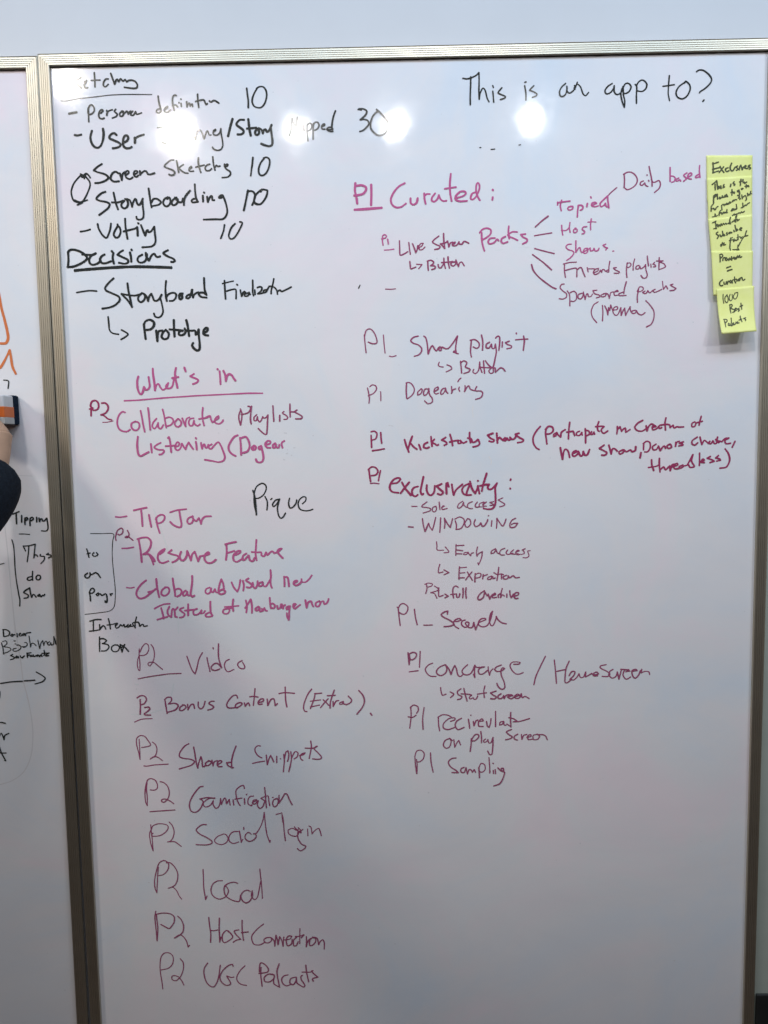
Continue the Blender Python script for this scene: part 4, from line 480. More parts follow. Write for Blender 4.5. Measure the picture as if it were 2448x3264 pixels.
M|screen|d||243|1679,9618 -89,-43 56,-59 49,-34 -41,-33 -81,-19;1791,9530 -56,-32 -8,-50 56,-26;1856,9521 8,-92 32,75 56,16;1952,9470 73,15 -8,34 -48,-24 8,-67 72,7;2146,9525 -81,-23 8,-75 73,7 32,58 -32,25 80,-1 57,-26 32,-70
M|P1|d||216|-41,9122 10,-151 19,-143 9,159 -10,101;-45,9139 34,100 73,19 60,-55 -14,-100 -65,-58 -49,1;236,9210 9,-176 35,-185
M|Sampling|d||243|691,9108 -81,-12 -57,-66 40,-85 96,-68 40,-43 -113,7;835,8934 -56,-25 -1,-59 57,-9 33,84 23,-118 33,83 41,-17 16,-34 32,50 24,-51;1095,8930 7,-92 4,-101;1094,8905 41,92 65,-26 8,-85 -49,-49 -49,9;1277,9104 12,-151 3,-135;1353,8868 3,-59;1346,9002 11,-8;1386,8884 8,-76;1434,8917 49,-51 48,-18 1,59 -41,-8 24,-50 41,-18 -33,-117 -57,-92 -106,-40
M|bracket|k||162|-5639,13237 202,-3 196,-9 -17,-131 -18,-186 -1,-199 11,-221 11,-221 -9,-189 -29,-144 -81,-71 -167,-26 -271,-29
M|to|k||270|-5721,12970 21,-67 12,-82;-5717,12882 55,15;-5596,12902 -29,-27 21,-34 49,5 29,22 -26,33
M|on|k||270|-5724,12545 -51,-38 9,-38 49,-9 35,46 -3,44 25,-33 68,32 43,-17 46,-68
M|pay.|k||297|-5714,12202 12,-73 1,-83;-5714,12202 41,66 44,-7 3,-44 -40,-33 -33,6;-5556,12188 -40,-27 27,-23 40,39 37,-34 56,27 22,-12 9,-78 -11,-61 -25,6 -1,22;-5348,12168 15,-28;-5309,12173 -34,-10
M|Interactive|k||270|-5730,11689 106,27 94,0;-5669,11694 -10,-190;-5751,11507 95,10 89,13;-5562,11625 1,-89 53,66 32,-12 20,-50;-5401,11729 16,-84 12,-101;-5431,11612 111,15 56,16;-5277,11598 35,34 -16,11 -30,-44 20,-45 45,21 35,44 21,-33 35,33 14,-45 28,10;-5055,11617 -35,-33 33,-11 46,44 -13,-34 44,0;-4904,11749 -29,-111 -2,-84 -42,85 100,15 24,-73 40,33 27,-6 5,-28 61,10
M|Box|k||270|-5574,11401 -7,-134 -4,-124;-5575,11368 66,4 54,-34 -36,-39 -39,-16 93,-24 19,-51 -58,-56 -77,-4;-5305,11257 -56,-28 -14,-56 42,-40 67,11 36,61 -31,45 -33,1;-5216,11261 75,-46 68,-80;-5133,11260 -75,-67;-5216,11255 27,-129 25,67 25,61
L|Tipping|k||297|-6954,13598 56,21 56,21;-6893,13619 -3,-93 0,-98;-6800,13574 -6,-120;-6743,13530 -5,-50 -1,-65;-6745,13524 39,13 9,-30 -40,-21;-6653,13523 -9,-66 0,-65;-6653,13523 39,16 15,-33 -40,-27;-6539,13538 -3,-82;-6500,13526 8,-65 24,49 22,-1 9,-38 38,10 33,38;-6364,13519 11,-98 -1,-88 -33,-38 -81,5
L|underline|k||216|-6861,13249 89,-1 93,-9
L|bracket|k||216|-6996,13150 22,-94 7,-176 -2,-221 10,-221 26,-233 16,-123 -8,-111
L|Things|k||243|-6805,13037 99,5 116,26 -17,-105 -21,-137 22,55 33,-6 10,-22;-6707,13036 -11,-115 -31,-165;-6800,13026 34,-77;-6507,12885 -12,-22 32,-11 44,-6 -9,-61 -58,-60;-6369,12905 -34,-21 60,-7 37,-22 -67,-32
L|do|k||270|-6663,12589 -9,-88 1,-72;-6672,12501 -76,-21 -18,-33 38,-18 54,22;-6570,12522 -36,-33 5,-44 44,-7 29,39 -14,39 -33,0
L|Show|k||297|-6730,12296 -74,-43 -35,-39 75,-45 -13,-44 -61,-11;-6730,12296 7,-83 18,-84 30,50 26,-17 21,-34;-6599,12156 34,22 -2,-34 -27,6;-6560,12178 20,-45 35,33 15,-17 18,28
L|-|k||162|-7334,12703 94,15 84,19
L|faint_line|g||216|-7160,13715 43,-208 23,-351 19,-440 11,-388 15,-334 18,-503
L|faint_line|g||216|-7038,11703 28,-332 45,-400 23,-335 53,-269 50,-338 18,-339 -35,-340 -77,-246 -128,-190 -206,-135 -270,-80
L|Dogear|k||243|-7242,11553 0,-119;-7249,11557 65,-5 51,-40 -17,-60 -86,-22;-7090,11472 -23,-20 21,-20 28,26 -19,14;-7051,11465 13,-3;-7000,11484 3,-60;-6966,11464 33,12 -12,14 -24,-33 21,-20 27,6;-6880,11482 -34,-19 19,-20 28,39 11,-40 22,46 79,13
L|Bookmark|k||189|-7287,11321 21,-93 7,-114;-7267,11341 60,12 17,-46 -62,-59 91,-15 37,-34 -54,-45 -80,-26;-7031,11218 -53,-12 -2,-34 52,-7 68,33 22,46 -38,34 -33,-7;-7063,11352 26,-1;-7046,11298 19,-4;-6875,11316 32,0 12,-40 -55,-46 -39,14 79,5;-6791,11435 9,-93 7,-107 23,67 40,-1 37,-40;-6638,11360 10,-73 16,-80 24,93 35,52 15,-93 23,66 27,13 23,-66;-6430,11331 -40,-33 31,-33 28,46 11,-47 41,33 6,126 22,-73 10,-67 27,13
L|Save|k||270|-7102,11106 -34,-20 64,-34 -21,-26 -51,-13;-7031,11078 -21,-26 25,-7 21,27 6,-27;-6966,11078 18,-34 54,33 -41,-40
L|Favorite|k||270|-6843,11130 3,-80;-6843,11123 70,12;-6841,11083 40,13;-6769,11089 -20,-20 39,0 14,26 12,-33 40,19 34,13 -21,-26 40,19 5,-27 35,40 11,-33;-6538,11173 6,-60 -14,-34;-6577,11120 125,5 -48,-26 -14,-27 53,7
L|arrow|k||270|-7346,10584 193,28 200,8;-6918,10628 94,4 93,6;-6698,10783 102,-64 50,-54 -55,-60 -131,-39
L|g|k||216|-7411,11216 52,-14 3,-53 -60,-26;-7412,10574 -33,-6;-7412,10567 10,-60 35,-81 -12,-108 -41,-33 -39,7
L|for|k||270|-7303,9855 -85,17 -55,-40 -28,-95 -2,-122 -1,-88;-7497,9670 60,13 25,-28 -15,-40 -26,7 15,34;-7385,9669 24,-55 17,-66 17,79 75,40
L|it|k||270|-7442,9445 -33,-130 0,-150;-7442,9438 40,-137 66,-138 -19,7;-7506,9350 77,-42 106,-4;-7513,9206 38,-41
L|exclamation|o||486|-6975,17372 26,-226 44,-209 36,-191 10,-133 -44,-85 -111,-4
L|n|o||432|-7052,16425 -13,-133 -1,-153 37,-29 76,104 66,114 44,81 13,-101 18,-173 50,-125
L|corner_mark|k||216|-6974,15907 81,-20 -16,-125
L|faint_line|g||162|-6978,14275 394,-18
L|faint_line|g||162|-6980,14235 68,-109
1|Exclusives|n||195|138,160 4,90 -2,131;143,184 113,-37;127,306 76,-23 66,-14;131,381 71,-23 57,-18;292,241 33,66 51,67;372,251 -47,56 -53,66;466,271 -47,18 -9,38 28,28 47,-18;546,172 -33,80 10,66 37,24 38,-42 19,-38;673,234 -37,19 33,29 14,28 -33,19;711,320 9,-57 24,-47 33,99 19,-51 28,-10;824,273 37,-37 -18,-10 -19,38 38,28 37,-9;946,217 -38,19 29,29 24,19 -24,18
2|This~2|n||184|111,148 57,-41 48,-41;176,140 1,129;216,71 7,91 12,92 21,-61 23,39;299,185 8,58;376,161 -20,28 28,25 -38,17
2|is~2|n||184|524,160 -11,56;596,111 -24,32 42,27 -19,22
2|the|n||173|748,63 -10,71 -5,66;715,123 81,-24 -5,-29 4,76 29,-17 10,38;843,149 33,-17
2|place|n||184|140,396 -7,76 -3,91;139,415 40,-50 19,25 -50,45;218,362 6,115;279,433 -20,18 14,24 29,-22;332,407 -10,37 48,-6;390,401 -5,28 43,-7 -9,-39 28,49
2|to~2|n||173|546,280 -2,129;521,346 43,-22 10,29 29,-12 -10,28
2|go|n||173|704,299 -39,17 14,24 29,-17 9,67 -19,28 -29,-2;776,264 -24,18 14,15 29,-27
2|to~3|n||162|867,188 -5,76;838,225 72,-15 14,29 -33,-6
2|for~2|n||162|115,586 -40,45 -4,105;73,688 59,-15 9,29 29,1 11,-37 44,-31
2|premium~2|n||162|308,616 7,105;308,625 40,-36 18,39 20,-37 19,20 20,-37 14,30 25,-28 5,20 25,-47 9,30 19,-18;552,534 4,19;571,516 20,20 19,-28 39,2
2|stylized|n||162|669,416 48,22 -29,36 48,13 -19,27;765,412 10,86;794,461 48,-35 20,39 9,48 -24,27;891,381 9,57 29,-36 19,20;967,342 -9,52 29,2
2|to~4|n||162|97,861 49,-6 11,-57 8,58 40,-17
2|find|n||162|286,729 -30,36 -12,76;255,794 40,-17 18,39 31,-46 18,30;428,718 -17,75 -38,-21 63,13
2|and~2|n||162|550,705 -30,46 39,-7 20,-37 19,30 29,-27;638,615 9,67 0,38 -30,8
2|draw|n||162|784,594 4,96 -39,7 44,-16;813,672 29,-36 19,20 29,-37 49,-26
2|in~2|n||162|547,858 30,-18 10,-18 14,29 35,-26 9,38 -20,56 -9,-29;665,826 40,-26 19,20 30,-37 19,21 49,-26
3|Immediate|n||173|95,94 76,-27;151,75 13,80 -1,78;109,232 60,-4;195,138 16,60 23,-46 28,32 22,-47 28,32;334,132 28,32 32,-36 18,31;507,12 -23,76 17,70 -59,-15 41,-16;532,122 50,-24 29,22;644,-3 -21,66 -7,67 -23,-51 69,-3;661,105 40,-25
3|Subscribe|n||173|197,314 -43,35 52,54 -35,56;238,377 27,51 33,-36;304,305 13,109 41,-6 -29,-32;412,345 -21,17 29,22 -21,18;462,344 -16,28 35,-1 12,-29 29,23;565,310 14,31;599,197 25,138 41,-25 -29,-22;706,304 50,-24 -30,-13 -20,37 39,23
3|Featured|n||162|487,478 -13,58 -19,164;486,488 42,-16;453,534 73,-13;545,542 22,-37 -12,58 43,-35 19,21 32,-26;662,417 2,117;640,483 72,-13 20,41 31,-36;866,348 -31,94 20,22 -51,5 92,-11
3|arrow~2|n||141|794,487 -53,73 -43,74 -44,64
3|to~5|n||162|287,560 -14,48 -23,37 -14,-26;242,605 85,-31 -24,46 53,-5
3|host~3|n||162|455,673 13,84;527,743 41,9 53,-6;656,652 -8,68 26,41 -53,0;709,599 -43,74
4|Premium|n||184|205,121 1,58 -3,68;196,92 47,-19 30,29 -22,39 -43,29;269,219 13,-58 32,-10;334,180 31,-19 -20,-10 -17,39 25,30 43,-39 20,34 23,-53 30,39;486,133 4,78;522,172 21,-29 21,49 21,-39;595,183 32,-69 21,40 31,-50 10,50 42,-20
4|equals|n||205|359,381 48,-14 48,-14;373,454 54,-18 59,-14
4|Curation|n||184|243,650 -61,41 -19,58 31,35 50,-8;279,704 4,49 44,-8 12,-48 20,59 24,-68 32,2;448,671 -28,28 27,31 33,-48 10,49;547,596 -2,78 27,60;502,663 87,-17;600,656 5,40;665,639 -33,28 22,21 32,-29 -10,-20 54,-28 10,40 22,31 43,-24
5|1000|n||141|167,127 -7,95 10,101;275,144 -59,53 -4,76 41,41 41,-45 -2,-76 -29,-45;357,140 -26,65 10,67 46,4 31,-65 -9,-67;486,130 -41,54 11,58 52,4 48,-64 6,-66 -75,5
5|Best|n||173|334,377 -4,85 13,87;323,371 54,-10 21,29 -43,55 80,34 19,39 -62,20;447,479 61,-19 -35,-7 -29,45 60,4;580,460 -50,15 57,23 -38,26;638,354 5,62 6,67;607,423 74,-23
5|Podcasts~2|n||162|136,707 8,67 3,72;122,677 71,5 19,39 -65,34;242,771 -23,36 40,17 18,-41;329,662 -4,76 -6,95 -46,-22 60,13 52,-25;388,771 -38,16 20,30 64,-24 17,-37 21,29;500,749 -16,37 49,-6;586,631 5,67 30,59;539,723 88,-23;738,679 -62,15 58,23 -15,27
M|faint_line|f||270|-4520,13646 82,-253 92,-306 67,-294 31,-201 7,-161
M|faint_line|f||270|-4254,12586 29,-255 31,-229 20,-310 -1,-339
M|faint_line|f||270|-5072,9986 203,1 150,28 191,53
M|faint_line|f||270|-4299,10534 -25,-110 -31,-110
M|faint_line|f||270|-4985,10541 26,-14 27,2
M|faint_line|f||216|1424,17909 70,8 57,4
M|faint_line|f||216|1818,17948 82,4 89,5
M|faint_line|f||270|-6566,14255 39,-3 59,-4
M|faint_line|f||216|1035,15331 -7,-90 10,-103
M|faint_line|f||216|39,11956 14,-9
M|faint_line|f||216|1306,14458 39,-66 -7,-65
M|faint_line|f||270|-3332,11114 61,26"""
def decode(s):
    out = []
    for st in s.split(';'):
        P = []
        for i, p in enumerate(st.split(' ')):
            a, b = p.split(','); a, b = int(a), int(b)
            if i: a += P[-1][0]; b += P[-1][1]
            P.append((a, b))
        out.append(P)
    return out
def write_all(which, place, parent, scale, wscale=1.0):
    for ln in INK_DATA.split('\n'):
        b, name, c, _, w, data = ln.split('|')
        if b != which: continue
        name = name.split('~')[0]
        S = [[(x * scale, y * scale) for x, y in st] for st in decode(data)]
        V, Fc, D = ink_geometry(S, int(w) * 0.97e-5 * wscale, c, place, 0.0014 if scale == 1e-4 else 0.018)
        o = ink_object(KIND.get(name, 'handwritten_word'), V, Fc, D, INK[c], parent)
        o['label'] = DESC[name] % INK_NAME[c] if name in DESC else '%s handwriting reading "%s"' % (INK_NAME[c], name)

# ---------------------------------------------------------------- whiteboards
RW = 0.0192        # rail width
def rail_profile():
    """(across, out) from the inner lip to the outer edge: a sloping face with five shallow grooves"""
    P = [(0.0, 0.0), (0.0, 0.0056)]
    n = 5
    for k in range(n):
        a = 0.0008 + (RW - 0.0022) * k / n; b = 0.0008 + (RW - 0.0022) * (k + 1) / n
        oa = 0.0062 - 0.0014 * k / n; ob = 0.0062 - 0.0014 * (k + 1) / n
        P += [(a, oa), (b - 0.00095, ob), (b - 0.00080, ob - 0.0009), (b - 0.00015, ob - 0.0009)]
    P += [(RW - 0.0006, 0.0048), (RW - 0.0001, 0.0044), (RW - 0.0001, 0.0)]
    return P
def make_rail(parent, p0, p1, inward, label):
    """a mitred length of rail between the inner corners p0 and p1 (x, z); inward points to the panel"""
    p0 = Vector(p0); p1 = Vector(p1); inward = Vector(inward); d = (p1 - p0).normalized()
    prof = rail_profile(); V = []; Fc = []
    for (a, o) in prof:
        for e, s in ((p0, -1), (p1, 1)):
            q = e - inward * a + d * (s * (a - 0.00015))
            V.append((q.x, -o, q.y))
    n = len(prof)
    for i in range(n - 1): Fc.append((2 * i, 2 * i + 1, 2 * i + 3, 2 * i + 2))
    Fc.append(tuple(2 * i for i in range(n))); Fc.append(tuple(2 * i + 1 for i in reversed(range(n))))
    o = mesh_obj('frame_rail', V, Fc, M_RAIL, parent)
    bm = bmesh.new(); bm.from_mesh(o.data); bmesh.ops.recalc_face_normals(bm, faces=bm.faces[:]); bm.to_mesh(o.data); bm.free()
    o['label'] = label
    return o
def make_board(x0, x1, z0, z1, label):
    root = empty('whiteboard', ((x0 + x1) / 2, 0, z0 - RW))
    tag(root, label, 'whiteboard', 'whiteboards hung side by side')
    bm = bmesh.new(); box(bm, x0 - 0.002, x1 + 0.002, 0.0, 0.006, z0 - 0.002, z1 + 0.002)
    bm_obj('writing_panel', bm, M_BOARD, root)
    make_rail(root, (x0, z1), (x1, z1), (0, -1), 'top frame rail')
    make_rail(root, (x0, z0), (x1, z0), (0, 1), 'bottom frame rail')
    make_rail(root, (x0, z0), (x0, z1), (1, 0), 'left frame rail')
    make_rail(root, (x1, z0), (x1, z1), (-1, 0), 'right frame rail')
    # shadow along the inner lip of the top rail, painted as a dark strip
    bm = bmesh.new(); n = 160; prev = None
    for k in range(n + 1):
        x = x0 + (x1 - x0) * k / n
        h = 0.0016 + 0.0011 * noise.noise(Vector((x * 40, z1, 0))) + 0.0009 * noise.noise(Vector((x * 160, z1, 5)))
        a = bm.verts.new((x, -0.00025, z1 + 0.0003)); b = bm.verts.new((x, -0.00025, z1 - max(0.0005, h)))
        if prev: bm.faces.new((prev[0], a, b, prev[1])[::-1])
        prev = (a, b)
    bm_obj('lip_shadow_line', bm, M_LIP_SHADOW, root)
    return root
M_LIP_SHADOW = simple('lip_shadow', (0.16, 0.14, 0.11), 0.8, 0.5, 300)  # dark colour standing in for the shade under the lip

Z1 = 2.10
main = make_board(-0.59, 0.59, 0.33, Z1, 'large whiteboard filled with black and magenta handwritten lists, yellow notes at its right edge')
leftb = make_board(-0.59 - 2 * RW - 1.18 - 0.0003, -0.59 - 2 * RW - 0.0003, 0.327, Z1 - 0.003, 'neighbouring whiteboard at the left edge with orange strokes and the word Tipping')
write_all('M', lambda u, v, h: (u, -h, v), main, 1e-4)
write_all('L', lambda u, v, h: (u, -h, v), leftb, 1e-4)

# pin-prick specks of old ink, too many and too small to count
def specks(parent, x0, x1, z0, z1, n, seed):
    rnd = random.Random(seed); V = []; Fc = []
    for i in range(n):
        x = rnd.uniform(x0, x1); z = rnd.uniform(z0, z1); r = 0.0003 + 0.0010 * rnd.random() ** 4; a0 = rnd.random() * 6
        m = len(V); V.append((x, -0.0001, z))
        for k in range(6): V.append((x + r * math.cos(a0 + k * 1.047) * rnd.uniform(0.6, 1.6), -0.0001, z + r * math.sin(a0 + k * 1.047)))
        for k in range(6): Fc.append((m, m + 1 + (k + 1) % 6, m + 1 + k))
    o = ink_object('ink_specks', V, Fc, [rnd.random() for _ in V], INK['g'], parent); o['kind'] = 'stuff'; o['label'] = 'specks of old ink'
# the left board hangs very slightly askew: its frame touches at the top and gapes towards the floor
pv = Vector((-0.6287, 0, 2.10))
leftb.matrix_world = Matrix.Translation(pv) @ Matrix.Rotation(0.0033, 4, 'Y') @ Matrix.Translation(-pv) @ Matrix.Translation(leftb.location)
specks(main, -0.58, 0.58, 0.35, 2.09, 420, 3)
specks(leftb, -1.0, -0.64, 0.35, 2.09, 120, 4)

# ---------------------------------------------------------------- wall and floor
YW = 0.006
def wall_sheet(name, x0, x1, z0, z1, y, mat):
    bm = bmesh.new(); box(bm, x0, x1, y, y + 0.1, z0, z1)
    return tag(bm_obj(name, bm, mat), kind='structure')
wall_sheet('wall', -3.2, 2.6, 0.0, 3.0, YW + 0.003, M_WALL)
wall_sheet('grey_wall', 0.6125, 1.9, 0.0, 2.085, YW - 0.004, M_GREYWALL)
bm = bmesh.new(); box(bm, 0.6125, 1.6, -0.006, YW - 0.006, 0.0, 0.458, 0.002)
tag(bm_obj('black_panel', bm, M_DARK), 'black panel low on the grey wall, right of the large whiteboard', 'panel')
bm = bmesh.new(); box(bm, -3.2, 2.6, -3.4, 0.1, -0.05, 0.0)
tag(bm_obj('floor', bm, M_FLOOR), kind='structure')

# ---------------------------------------------------------------- sticky notes
NOTES = [[[0.4924, -0.001, 1.9374], [0.5685, -0.001, 1.9362], [0.5691, -0.002, 1.8628], [0.4947, -0.002, 1.8633]], [[0.4932, -0.0026, 1.9004], [0.5683, -0.0026, 1.9029], [0.5694, -0.0036, 1.8299], [0.4969, -0.0036, 1.8273]], [[0.496, -0.0042, 1.8342], [0.5692, -0.0042, 1.8399], [0.57, -0.0054, 1.7674], [0.5038, -0.0054, 1.7625]], [[0.5016, -0.0059, 1.7821], [0.571, -0.0059, 1.7808], [0.5708, -0.008, 1.7105], [0.506, -0.008, 1.7081]], [[0.5105, -0.0092, 1.7191], [0.5728, -0.0092, 1.723], [0.5718, -0.025, 1.6461], [0.5143, -0.025, 1.6426]]]
NOTE_LABEL = ['topmost yellow sticky note of the column, headed Exclusives',
 'yellow sticky note that begins This is the place to go to, second from the top',
 'yellow sticky note reading Immediate Subscribe to Featured, middle of the column',
 'yellow sticky note reading Premium = Curation, between Featured and 1000 Best Podcasts',
 'lowest yellow sticky note, reading 1000 Best Podcasts, its bottom edge curling off the board']
for k, C in enumerate(NOTES):
    tl, tr, br, bl = [Vector(c) for c in C]
    last = k == 4
    def surf(s, t, h, tl=tl, tr=tr, br=br, bl=bl, last=last, k=k):
        a = tl.lerp(tr, s); b = bl.lerp(br, s)
        t0 = max(0.0, t); tt = t0 ** 2.0 if last else t0 ** 1.3
        p = Vector((a.x * (1 - t) + b.x * t, a.y * (1 - tt) + b.y * tt, a.z * (1 - t) + b.z * t))
        p.y -= 0.0006 * math.sin(math.pi * s) * t + 0.0002 * noise.noise(Vector((s * 2.5, t * 2.5, k * 9.0)))
        return (p.x, p.y - h, p.z)
    root = empty('sticky_note', surf(0.5, 1.0, 0))
    tag(root, NOTE_LABEL[k], 'sticky note', 'column of yellow sticky notes')
    n = 20; V = []; Fc = []
    for side in (0, 1):
        for j in range(n + 1):
            for i in range(n + 1): V.append(surf(i / n, j / n, -0.00012 * side))
    m = (n + 1) ** 2
    for j in range(n):
        for i in range(n):
            a = j * (n + 1) + i; Fc.append((a, a + n + 1, a + n + 2, a + 1)); Fc.append((m + a, m + a + 1, m + a + n + 2, m + a + n + 1))
    for i in range(n):
        a = i; Fc.append((a, a + 1, m + a + 1, m + a)); a = n * (n + 1) + i; Fc.append((a + 1, a, m + a, m + a + 1))
        a = i * (n + 1); Fc.append((a + n + 1, a, m + a, m + a + n + 1)); a += n; Fc.append((a, a + n + 1, m + a + n + 1, m + a))
    mesh_obj('paper', V, Fc, M_NOTE, root, True)
    write_all(str(k + 1), surf, root, 1e-3, 19.0)

# ---------------------------------------------------------------- eraser in the hand
er = empty('board_eraser', (-0.74, 0.0, 1.514))
tag(er, 'whiteboard eraser with navy felt and an orange band, held against the left board', 'eraser')
XE0, XE1, ZE0, ZE1 = -0.805, -0.6755, 1.514, 1.5635
bm = bmesh.new()
for k in range(4): box(bm, XE0, XE1, -0.0175 + k * 0.0042, -0.0175 + k * 0.0042 + 0.0039, ZE0 + 0.0008 * (k % 2), ZE1 - 0.0008 * (k % 2), 0.0009, 1)
bm_obj('felt_pad', bm, M_FELT, er)
bm = bmesh.new(); box(bm, XE0, XE1 - 0.0006, -0.052, -0.0178, ZE0 + 0.001, ZE1 - 0.001, 0.003, 3)
bm_obj('grip', bm, M_EWHITE, er, True)
bm = bmesh.new(); box(bm, XE0 + 0.001, XE1 - 0.0001, -0.0525, -0.0182, 1.5255, 1.5435, 0.001, 2)
bm_obj('orange_band', bm, M_EORANGE, er)
bm = bmesh.new(); box(bm, XE0 + 0.001, XE1 - 0.0002, -0.0523, -0.0184, ZE0 + 0.0006, 1.5253, 0.001, 2)
bm_obj('grey_band', bm, M_EGREY, er)

# ---------------------------------------------------------------- the person holding it
def skin_mesh(name, J, E, mat, parent, root=0, sub=2):
    """J: (x, y, z, rx, ry) joints, E: edges"""
    m = bpy.data.meshes.new(name); m.from_pydata([j[:3] for j in J], E, []); m.materials.append(mat)
    o = bpy.data.objects.new(name, m); col.objects.link(o)
    md = o.modifiers.new('skin', 'SKIN'); md.use_smooth_shade = True
    if not m.skin_vertices:
        bm = bmesh.new(); bm.from_mesh(m); bm.verts.layers.skin.verify(); bm.to_mesh(m); bm.free()
    for i, j in enumerate(J):
        sv = m.skin_vertices[0].data[i]; sv.radius = (j[3], j[4]); sv.use_root = (i == root)
    s = o.modifiers.new('sub', 'SUBSURF'); s.levels = sub; s.render_levels = sub
    dg = bpy.context.evaluated_depsgraph_get()
    me = bpy.data.meshes.new_from_object(o.evaluated_get(dg)); me.name = name
    o.modifiers.clear(); o.data = me
    me.polygons.foreach_set('use_smooth', [True] * len(me.polygons))
    if not me.materials: me.materials.append(mat)
    if parent:
        o.parent = parent; o.matrix_parent_inverse = Matrix.Translation(-Vector(parent.location))
    return o
PX, PY = -1.08, -0.70        # where the person stands
person = empty('person', (PX, PY, 0.0))
tag(person, 'person at the left edge in a black sweater, arm raised, wiping the left whiteboard', 'person')
J = []; E = []
def jt(x, y, z, r, r2=None): J.append((x, y, z, r, r2 or r)); return len(J) - 1
def chain(*ids):
    for a, b in zip(ids, ids[1:]): E.append((a, b))
pel = jt(PX, PY, 0.98, 0.145, 0.115)
wai = jt(PX, PY, 1.12, 0.130, 0.100); che = jt(PX, PY, 1.34, 0.155, 0.110)
nb = jt(PX, PY, 1.50, 0.062); nt_ = jt(PX + 0.01, PY + 0.02, 1.57, 0.055)
chin = jt(PX + 0.01, PY + 0.035, 1.63, 0.070, 0.078); hed = jt(PX + 0.01, PY + 0.03, 1.71, 0.080, 0.096); crn = jt(PX + 0.01, PY + 0.02, 1.765, 0.066, 0.080)
chain(pel, wai, che, nb, nt_, chin, hed, crn)
shR = jt(PX + 0.185, PY + 0.02, 1.43, 0.060); elR = jt(-0.775, -0.37, 1.265, 0.046)
fm = jt(-0.725, -0.235, 1.335, 0.042); wr = jt(-0.683, -0.098, 1.448, 0.038, 0.034); hl = jt(-0.682, -0.080, 1.478, 0.040, 0.030)
pal = jt(-0.698, -0.074, 1.510, 0.040, 0.022)
chain(che, shR, elR, fm, wr, hl, pal)
# four fingers over the grip and down behind its top edge, thumb along the bottom edge
for i, (dx, L, r) in enumerate(((-0.004, 1.00, 0.0085), (-0.023, 1.08, 0.009), (-0.042, 1.02, 0.0085), (-0.060, 0.84, 0.0075))):
    x = -0.690 + dx
    a = jt(x, -0.074, 1.530, r + 0.002); b = jt(x - 0.001, -0.069, 1.553 + 0.010 * (L - 1), r + 0.0005)
    c = jt(x - 0.002, -0.056, 1.575, r); d = jt(x - 0.002, -0.036 + 0.010 * (1 - L), 1.5755, r - 0.001)
    chain(pal, a, b, c, d)
ta = jt(-0.681, -0.064, 1.488, 0.017); tb = jt(-0.690, -0.050, 1.500, 0.011); tc = jt(-0.716, -0.040, 1.503, 0.0095); td = jt(-0.737, -0.036, 1.5035, 0.0085)
chain(hl, ta, tb, tc, td)
# left arm hanging
shL = jt(PX - 0.185, PY, 1.43, 0.060); elL = jt(PX - 0.24, PY - 0.03, 1.15, 0.043); wrL = jt(PX - 0.22, PY + 0.08, 0.92, 0.027); paL = jt(PX - 0.21, PY + 0.10, 0.86, 0.032, 0.016)
chain(che, shL, elL, wrL, paL)
for dx, L in ((-0.02, 0.07), (-0.006, 0.078), (0.008, 0.074), (0.022, 0.06)):
    a = jt(PX - 0.21 + dx, PY + 0.105, 0.825, 0.009); b = jt(PX - 0.205 + dx, PY + 0.115, 0.825 - L * 0.55, 0.0085); c = jt(PX - 0.20 + dx, PY + 0.110, 0.825 - L, 0.0075)
    chain(paL, a, b, c)
a = jt(PX - 0.18, PY + 0.12, 0.86, 0.011); b = jt(PX - 0.17, PY + 0.135, 0.83, 0.009); chain(paL, a, b)
for s in (-1, 1):
    hp = jt(PX + s * 0.09, PY, 0.90, 0.095); kn = jt(PX + s * 0.10, PY + 0.01, 0.50, 0.058); an = jt(PX + s * 0.10, PY - 0.01, 0.10, 0.040)
    ft = jt(PX + s * 0.11, PY + 0.12, 0.045, 0.038, 0.030)
    chain(pel, hp, kn, an, ft)
body = skin_mesh('body', J, E, M_SKIN, person, pel, 3)
body['label'] = 'hand and wrist gripping the eraser'
# sweater: torso and both sleeves, sleeve pushed to the wrist of the raised arm
J = []; E = []
c0 = jt(PX, PY, 0.86, 0.215, 0.185); c1 = jt(PX, PY, 1.10, 0.190, 0.160); c2 = jt(PX, PY, 1.34, 0.195, 0.145); c3 = jt(PX, PY, 1.48, 0.085)
chain(c0, c1, c2, c3)
sr = jt(PX + 0.19, PY + 0.02, 1.43, 0.080); e1 = jt(-0.775, -0.37, 1.260, 0.070); e2 = jt(-0.735, -0.27, 1.315, 0.068)
e3 = jt(-0.700, -0.185, 1.360, 0.066); e4 = jt(-0.682, -0.138, 1.400, 0.064, 0.060); e5 = jt(-0.682, -0.108, 1.428, 0.058); e6 = jt(-0.682, -0.098, 1.438, 0.050)
chain(c2, sr, e1, e2, e3, e4, e5, e6)
sl = jt(PX - 0.19, PY, 1.43, 0.080); f1 = jt(PX - 0.24, PY - 0.03, 1.15, 0.062); f2 = jt(PX - 0.22, PY + 0.07, 0.94, 0.045); chain(c2, sl, f1, f2)
sw = skin_mesh('sweater', J, E, M_KNIT, person, c0, 2)
J = []; E = []
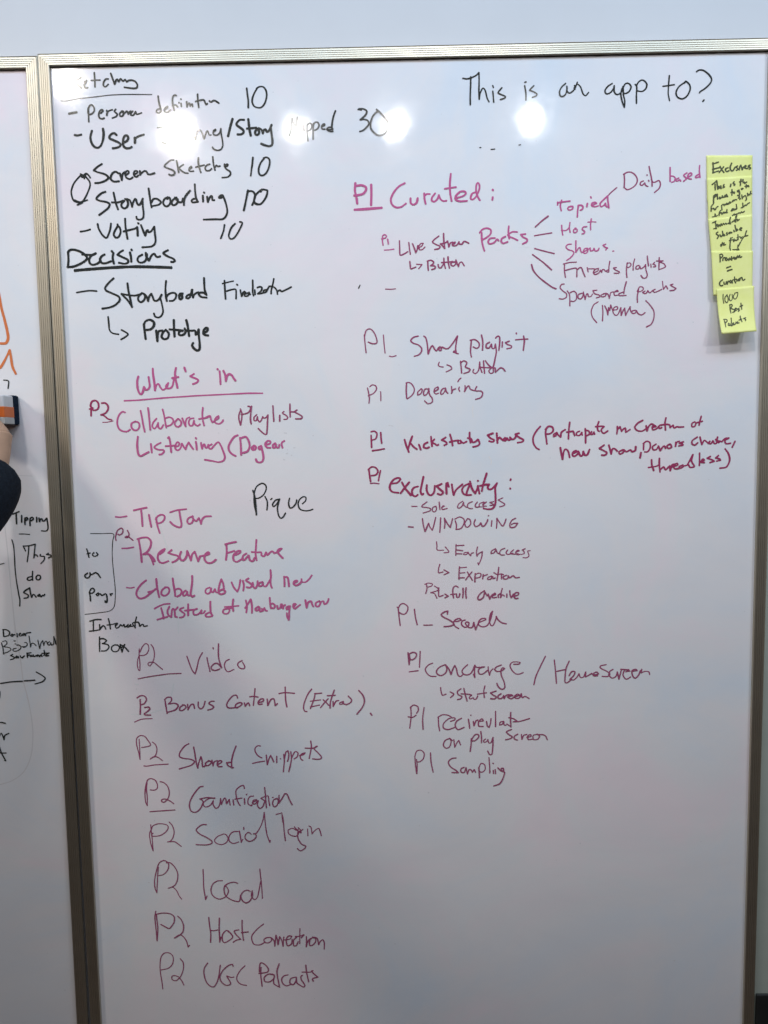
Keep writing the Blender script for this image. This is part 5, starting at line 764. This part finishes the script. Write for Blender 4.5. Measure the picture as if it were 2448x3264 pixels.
p0 = jt(PX, PY, 0.98, 0.120, 0.100)
for s in (-1, 1):
    h = jt(PX + s * 0.085, PY, 0.84, 0.105); k = jt(PX + s * 0.10, PY + 0.01, 0.50, 0.078); a = jt(PX + s * 0.10, PY - 0.01, 0.10, 0.070); chain(p0, h, k, a)
skin_mesh('trousers', J, E, M_TROUSER, person, p0, 2)
J = []; E = []
h0 = jt(PX + 0.01, PY - 0.040, 1.63, 0.085, 0.070); h1 = jt(PX + 0.01, PY - 0.025, 1.72, 0.115, 0.115); h2 = jt(PX + 0.01, PY + 0.015, 1.79, 0.105, 0.100)
chain(h0, h1, h2); skin_mesh('hair', J, E, M_HAIR, person, 0, 2)
for s in (-1, 1):
    J = []; E = []; a = jt(PX + s * 0.10, PY - 0.03, 0.055, 0.050, 0.050); b = jt(PX + s * 0.105, PY + 0.07, 0.045, 0.050, 0.042); c = jt(PX + s * 0.11, PY + 0.17, 0.038, 0.044, 0.034)
    chain(a, b, c); skin_mesh('shoe', J, E, M_SHOE, person, 0, 2)
# face: nose, ears, eyes
def ball(name, c, r, mat, parent, sc3=(1, 1, 1)):
    bm = bmesh.new(); bmesh.ops.create_uvsphere(bm, u_segments=16, v_segments=10, radius=r, matrix=Matrix.Translation(c) @ Matrix.Diagonal((*sc3, 1)))
    return bm_obj(name, bm, mat, parent, True)
M_EYE = simple('eye_white', (0.75, 0.74, 0.72), 0.2, 0.02, 20)
fy = PY + 0.125
for s in (-1, 1):
    e = ball('eye', (PX + 0.01 + s * 0.032, fy - 0.016, 1.715), 0.012, M_EYE, person)
    ball('ear', (PX + 0.01 + s * 0.083, PY + 0.02, 1.70), 0.028, M_SKIN, person, (0.35, 0.7, 1.1))
ball('nose', (PX + 0.01, fy - 0.004, 1.690), 0.016, M_SKIN, person, (0.8, 1.2, 1.6))
ball('mouth', (PX + 0.01, fy - 0.015, 1.650), 0.020, simple('lips', (0.42, 0.18, 0.15), 0.4, 0.1, 40), person, (1.1, 0.5, 0.35))
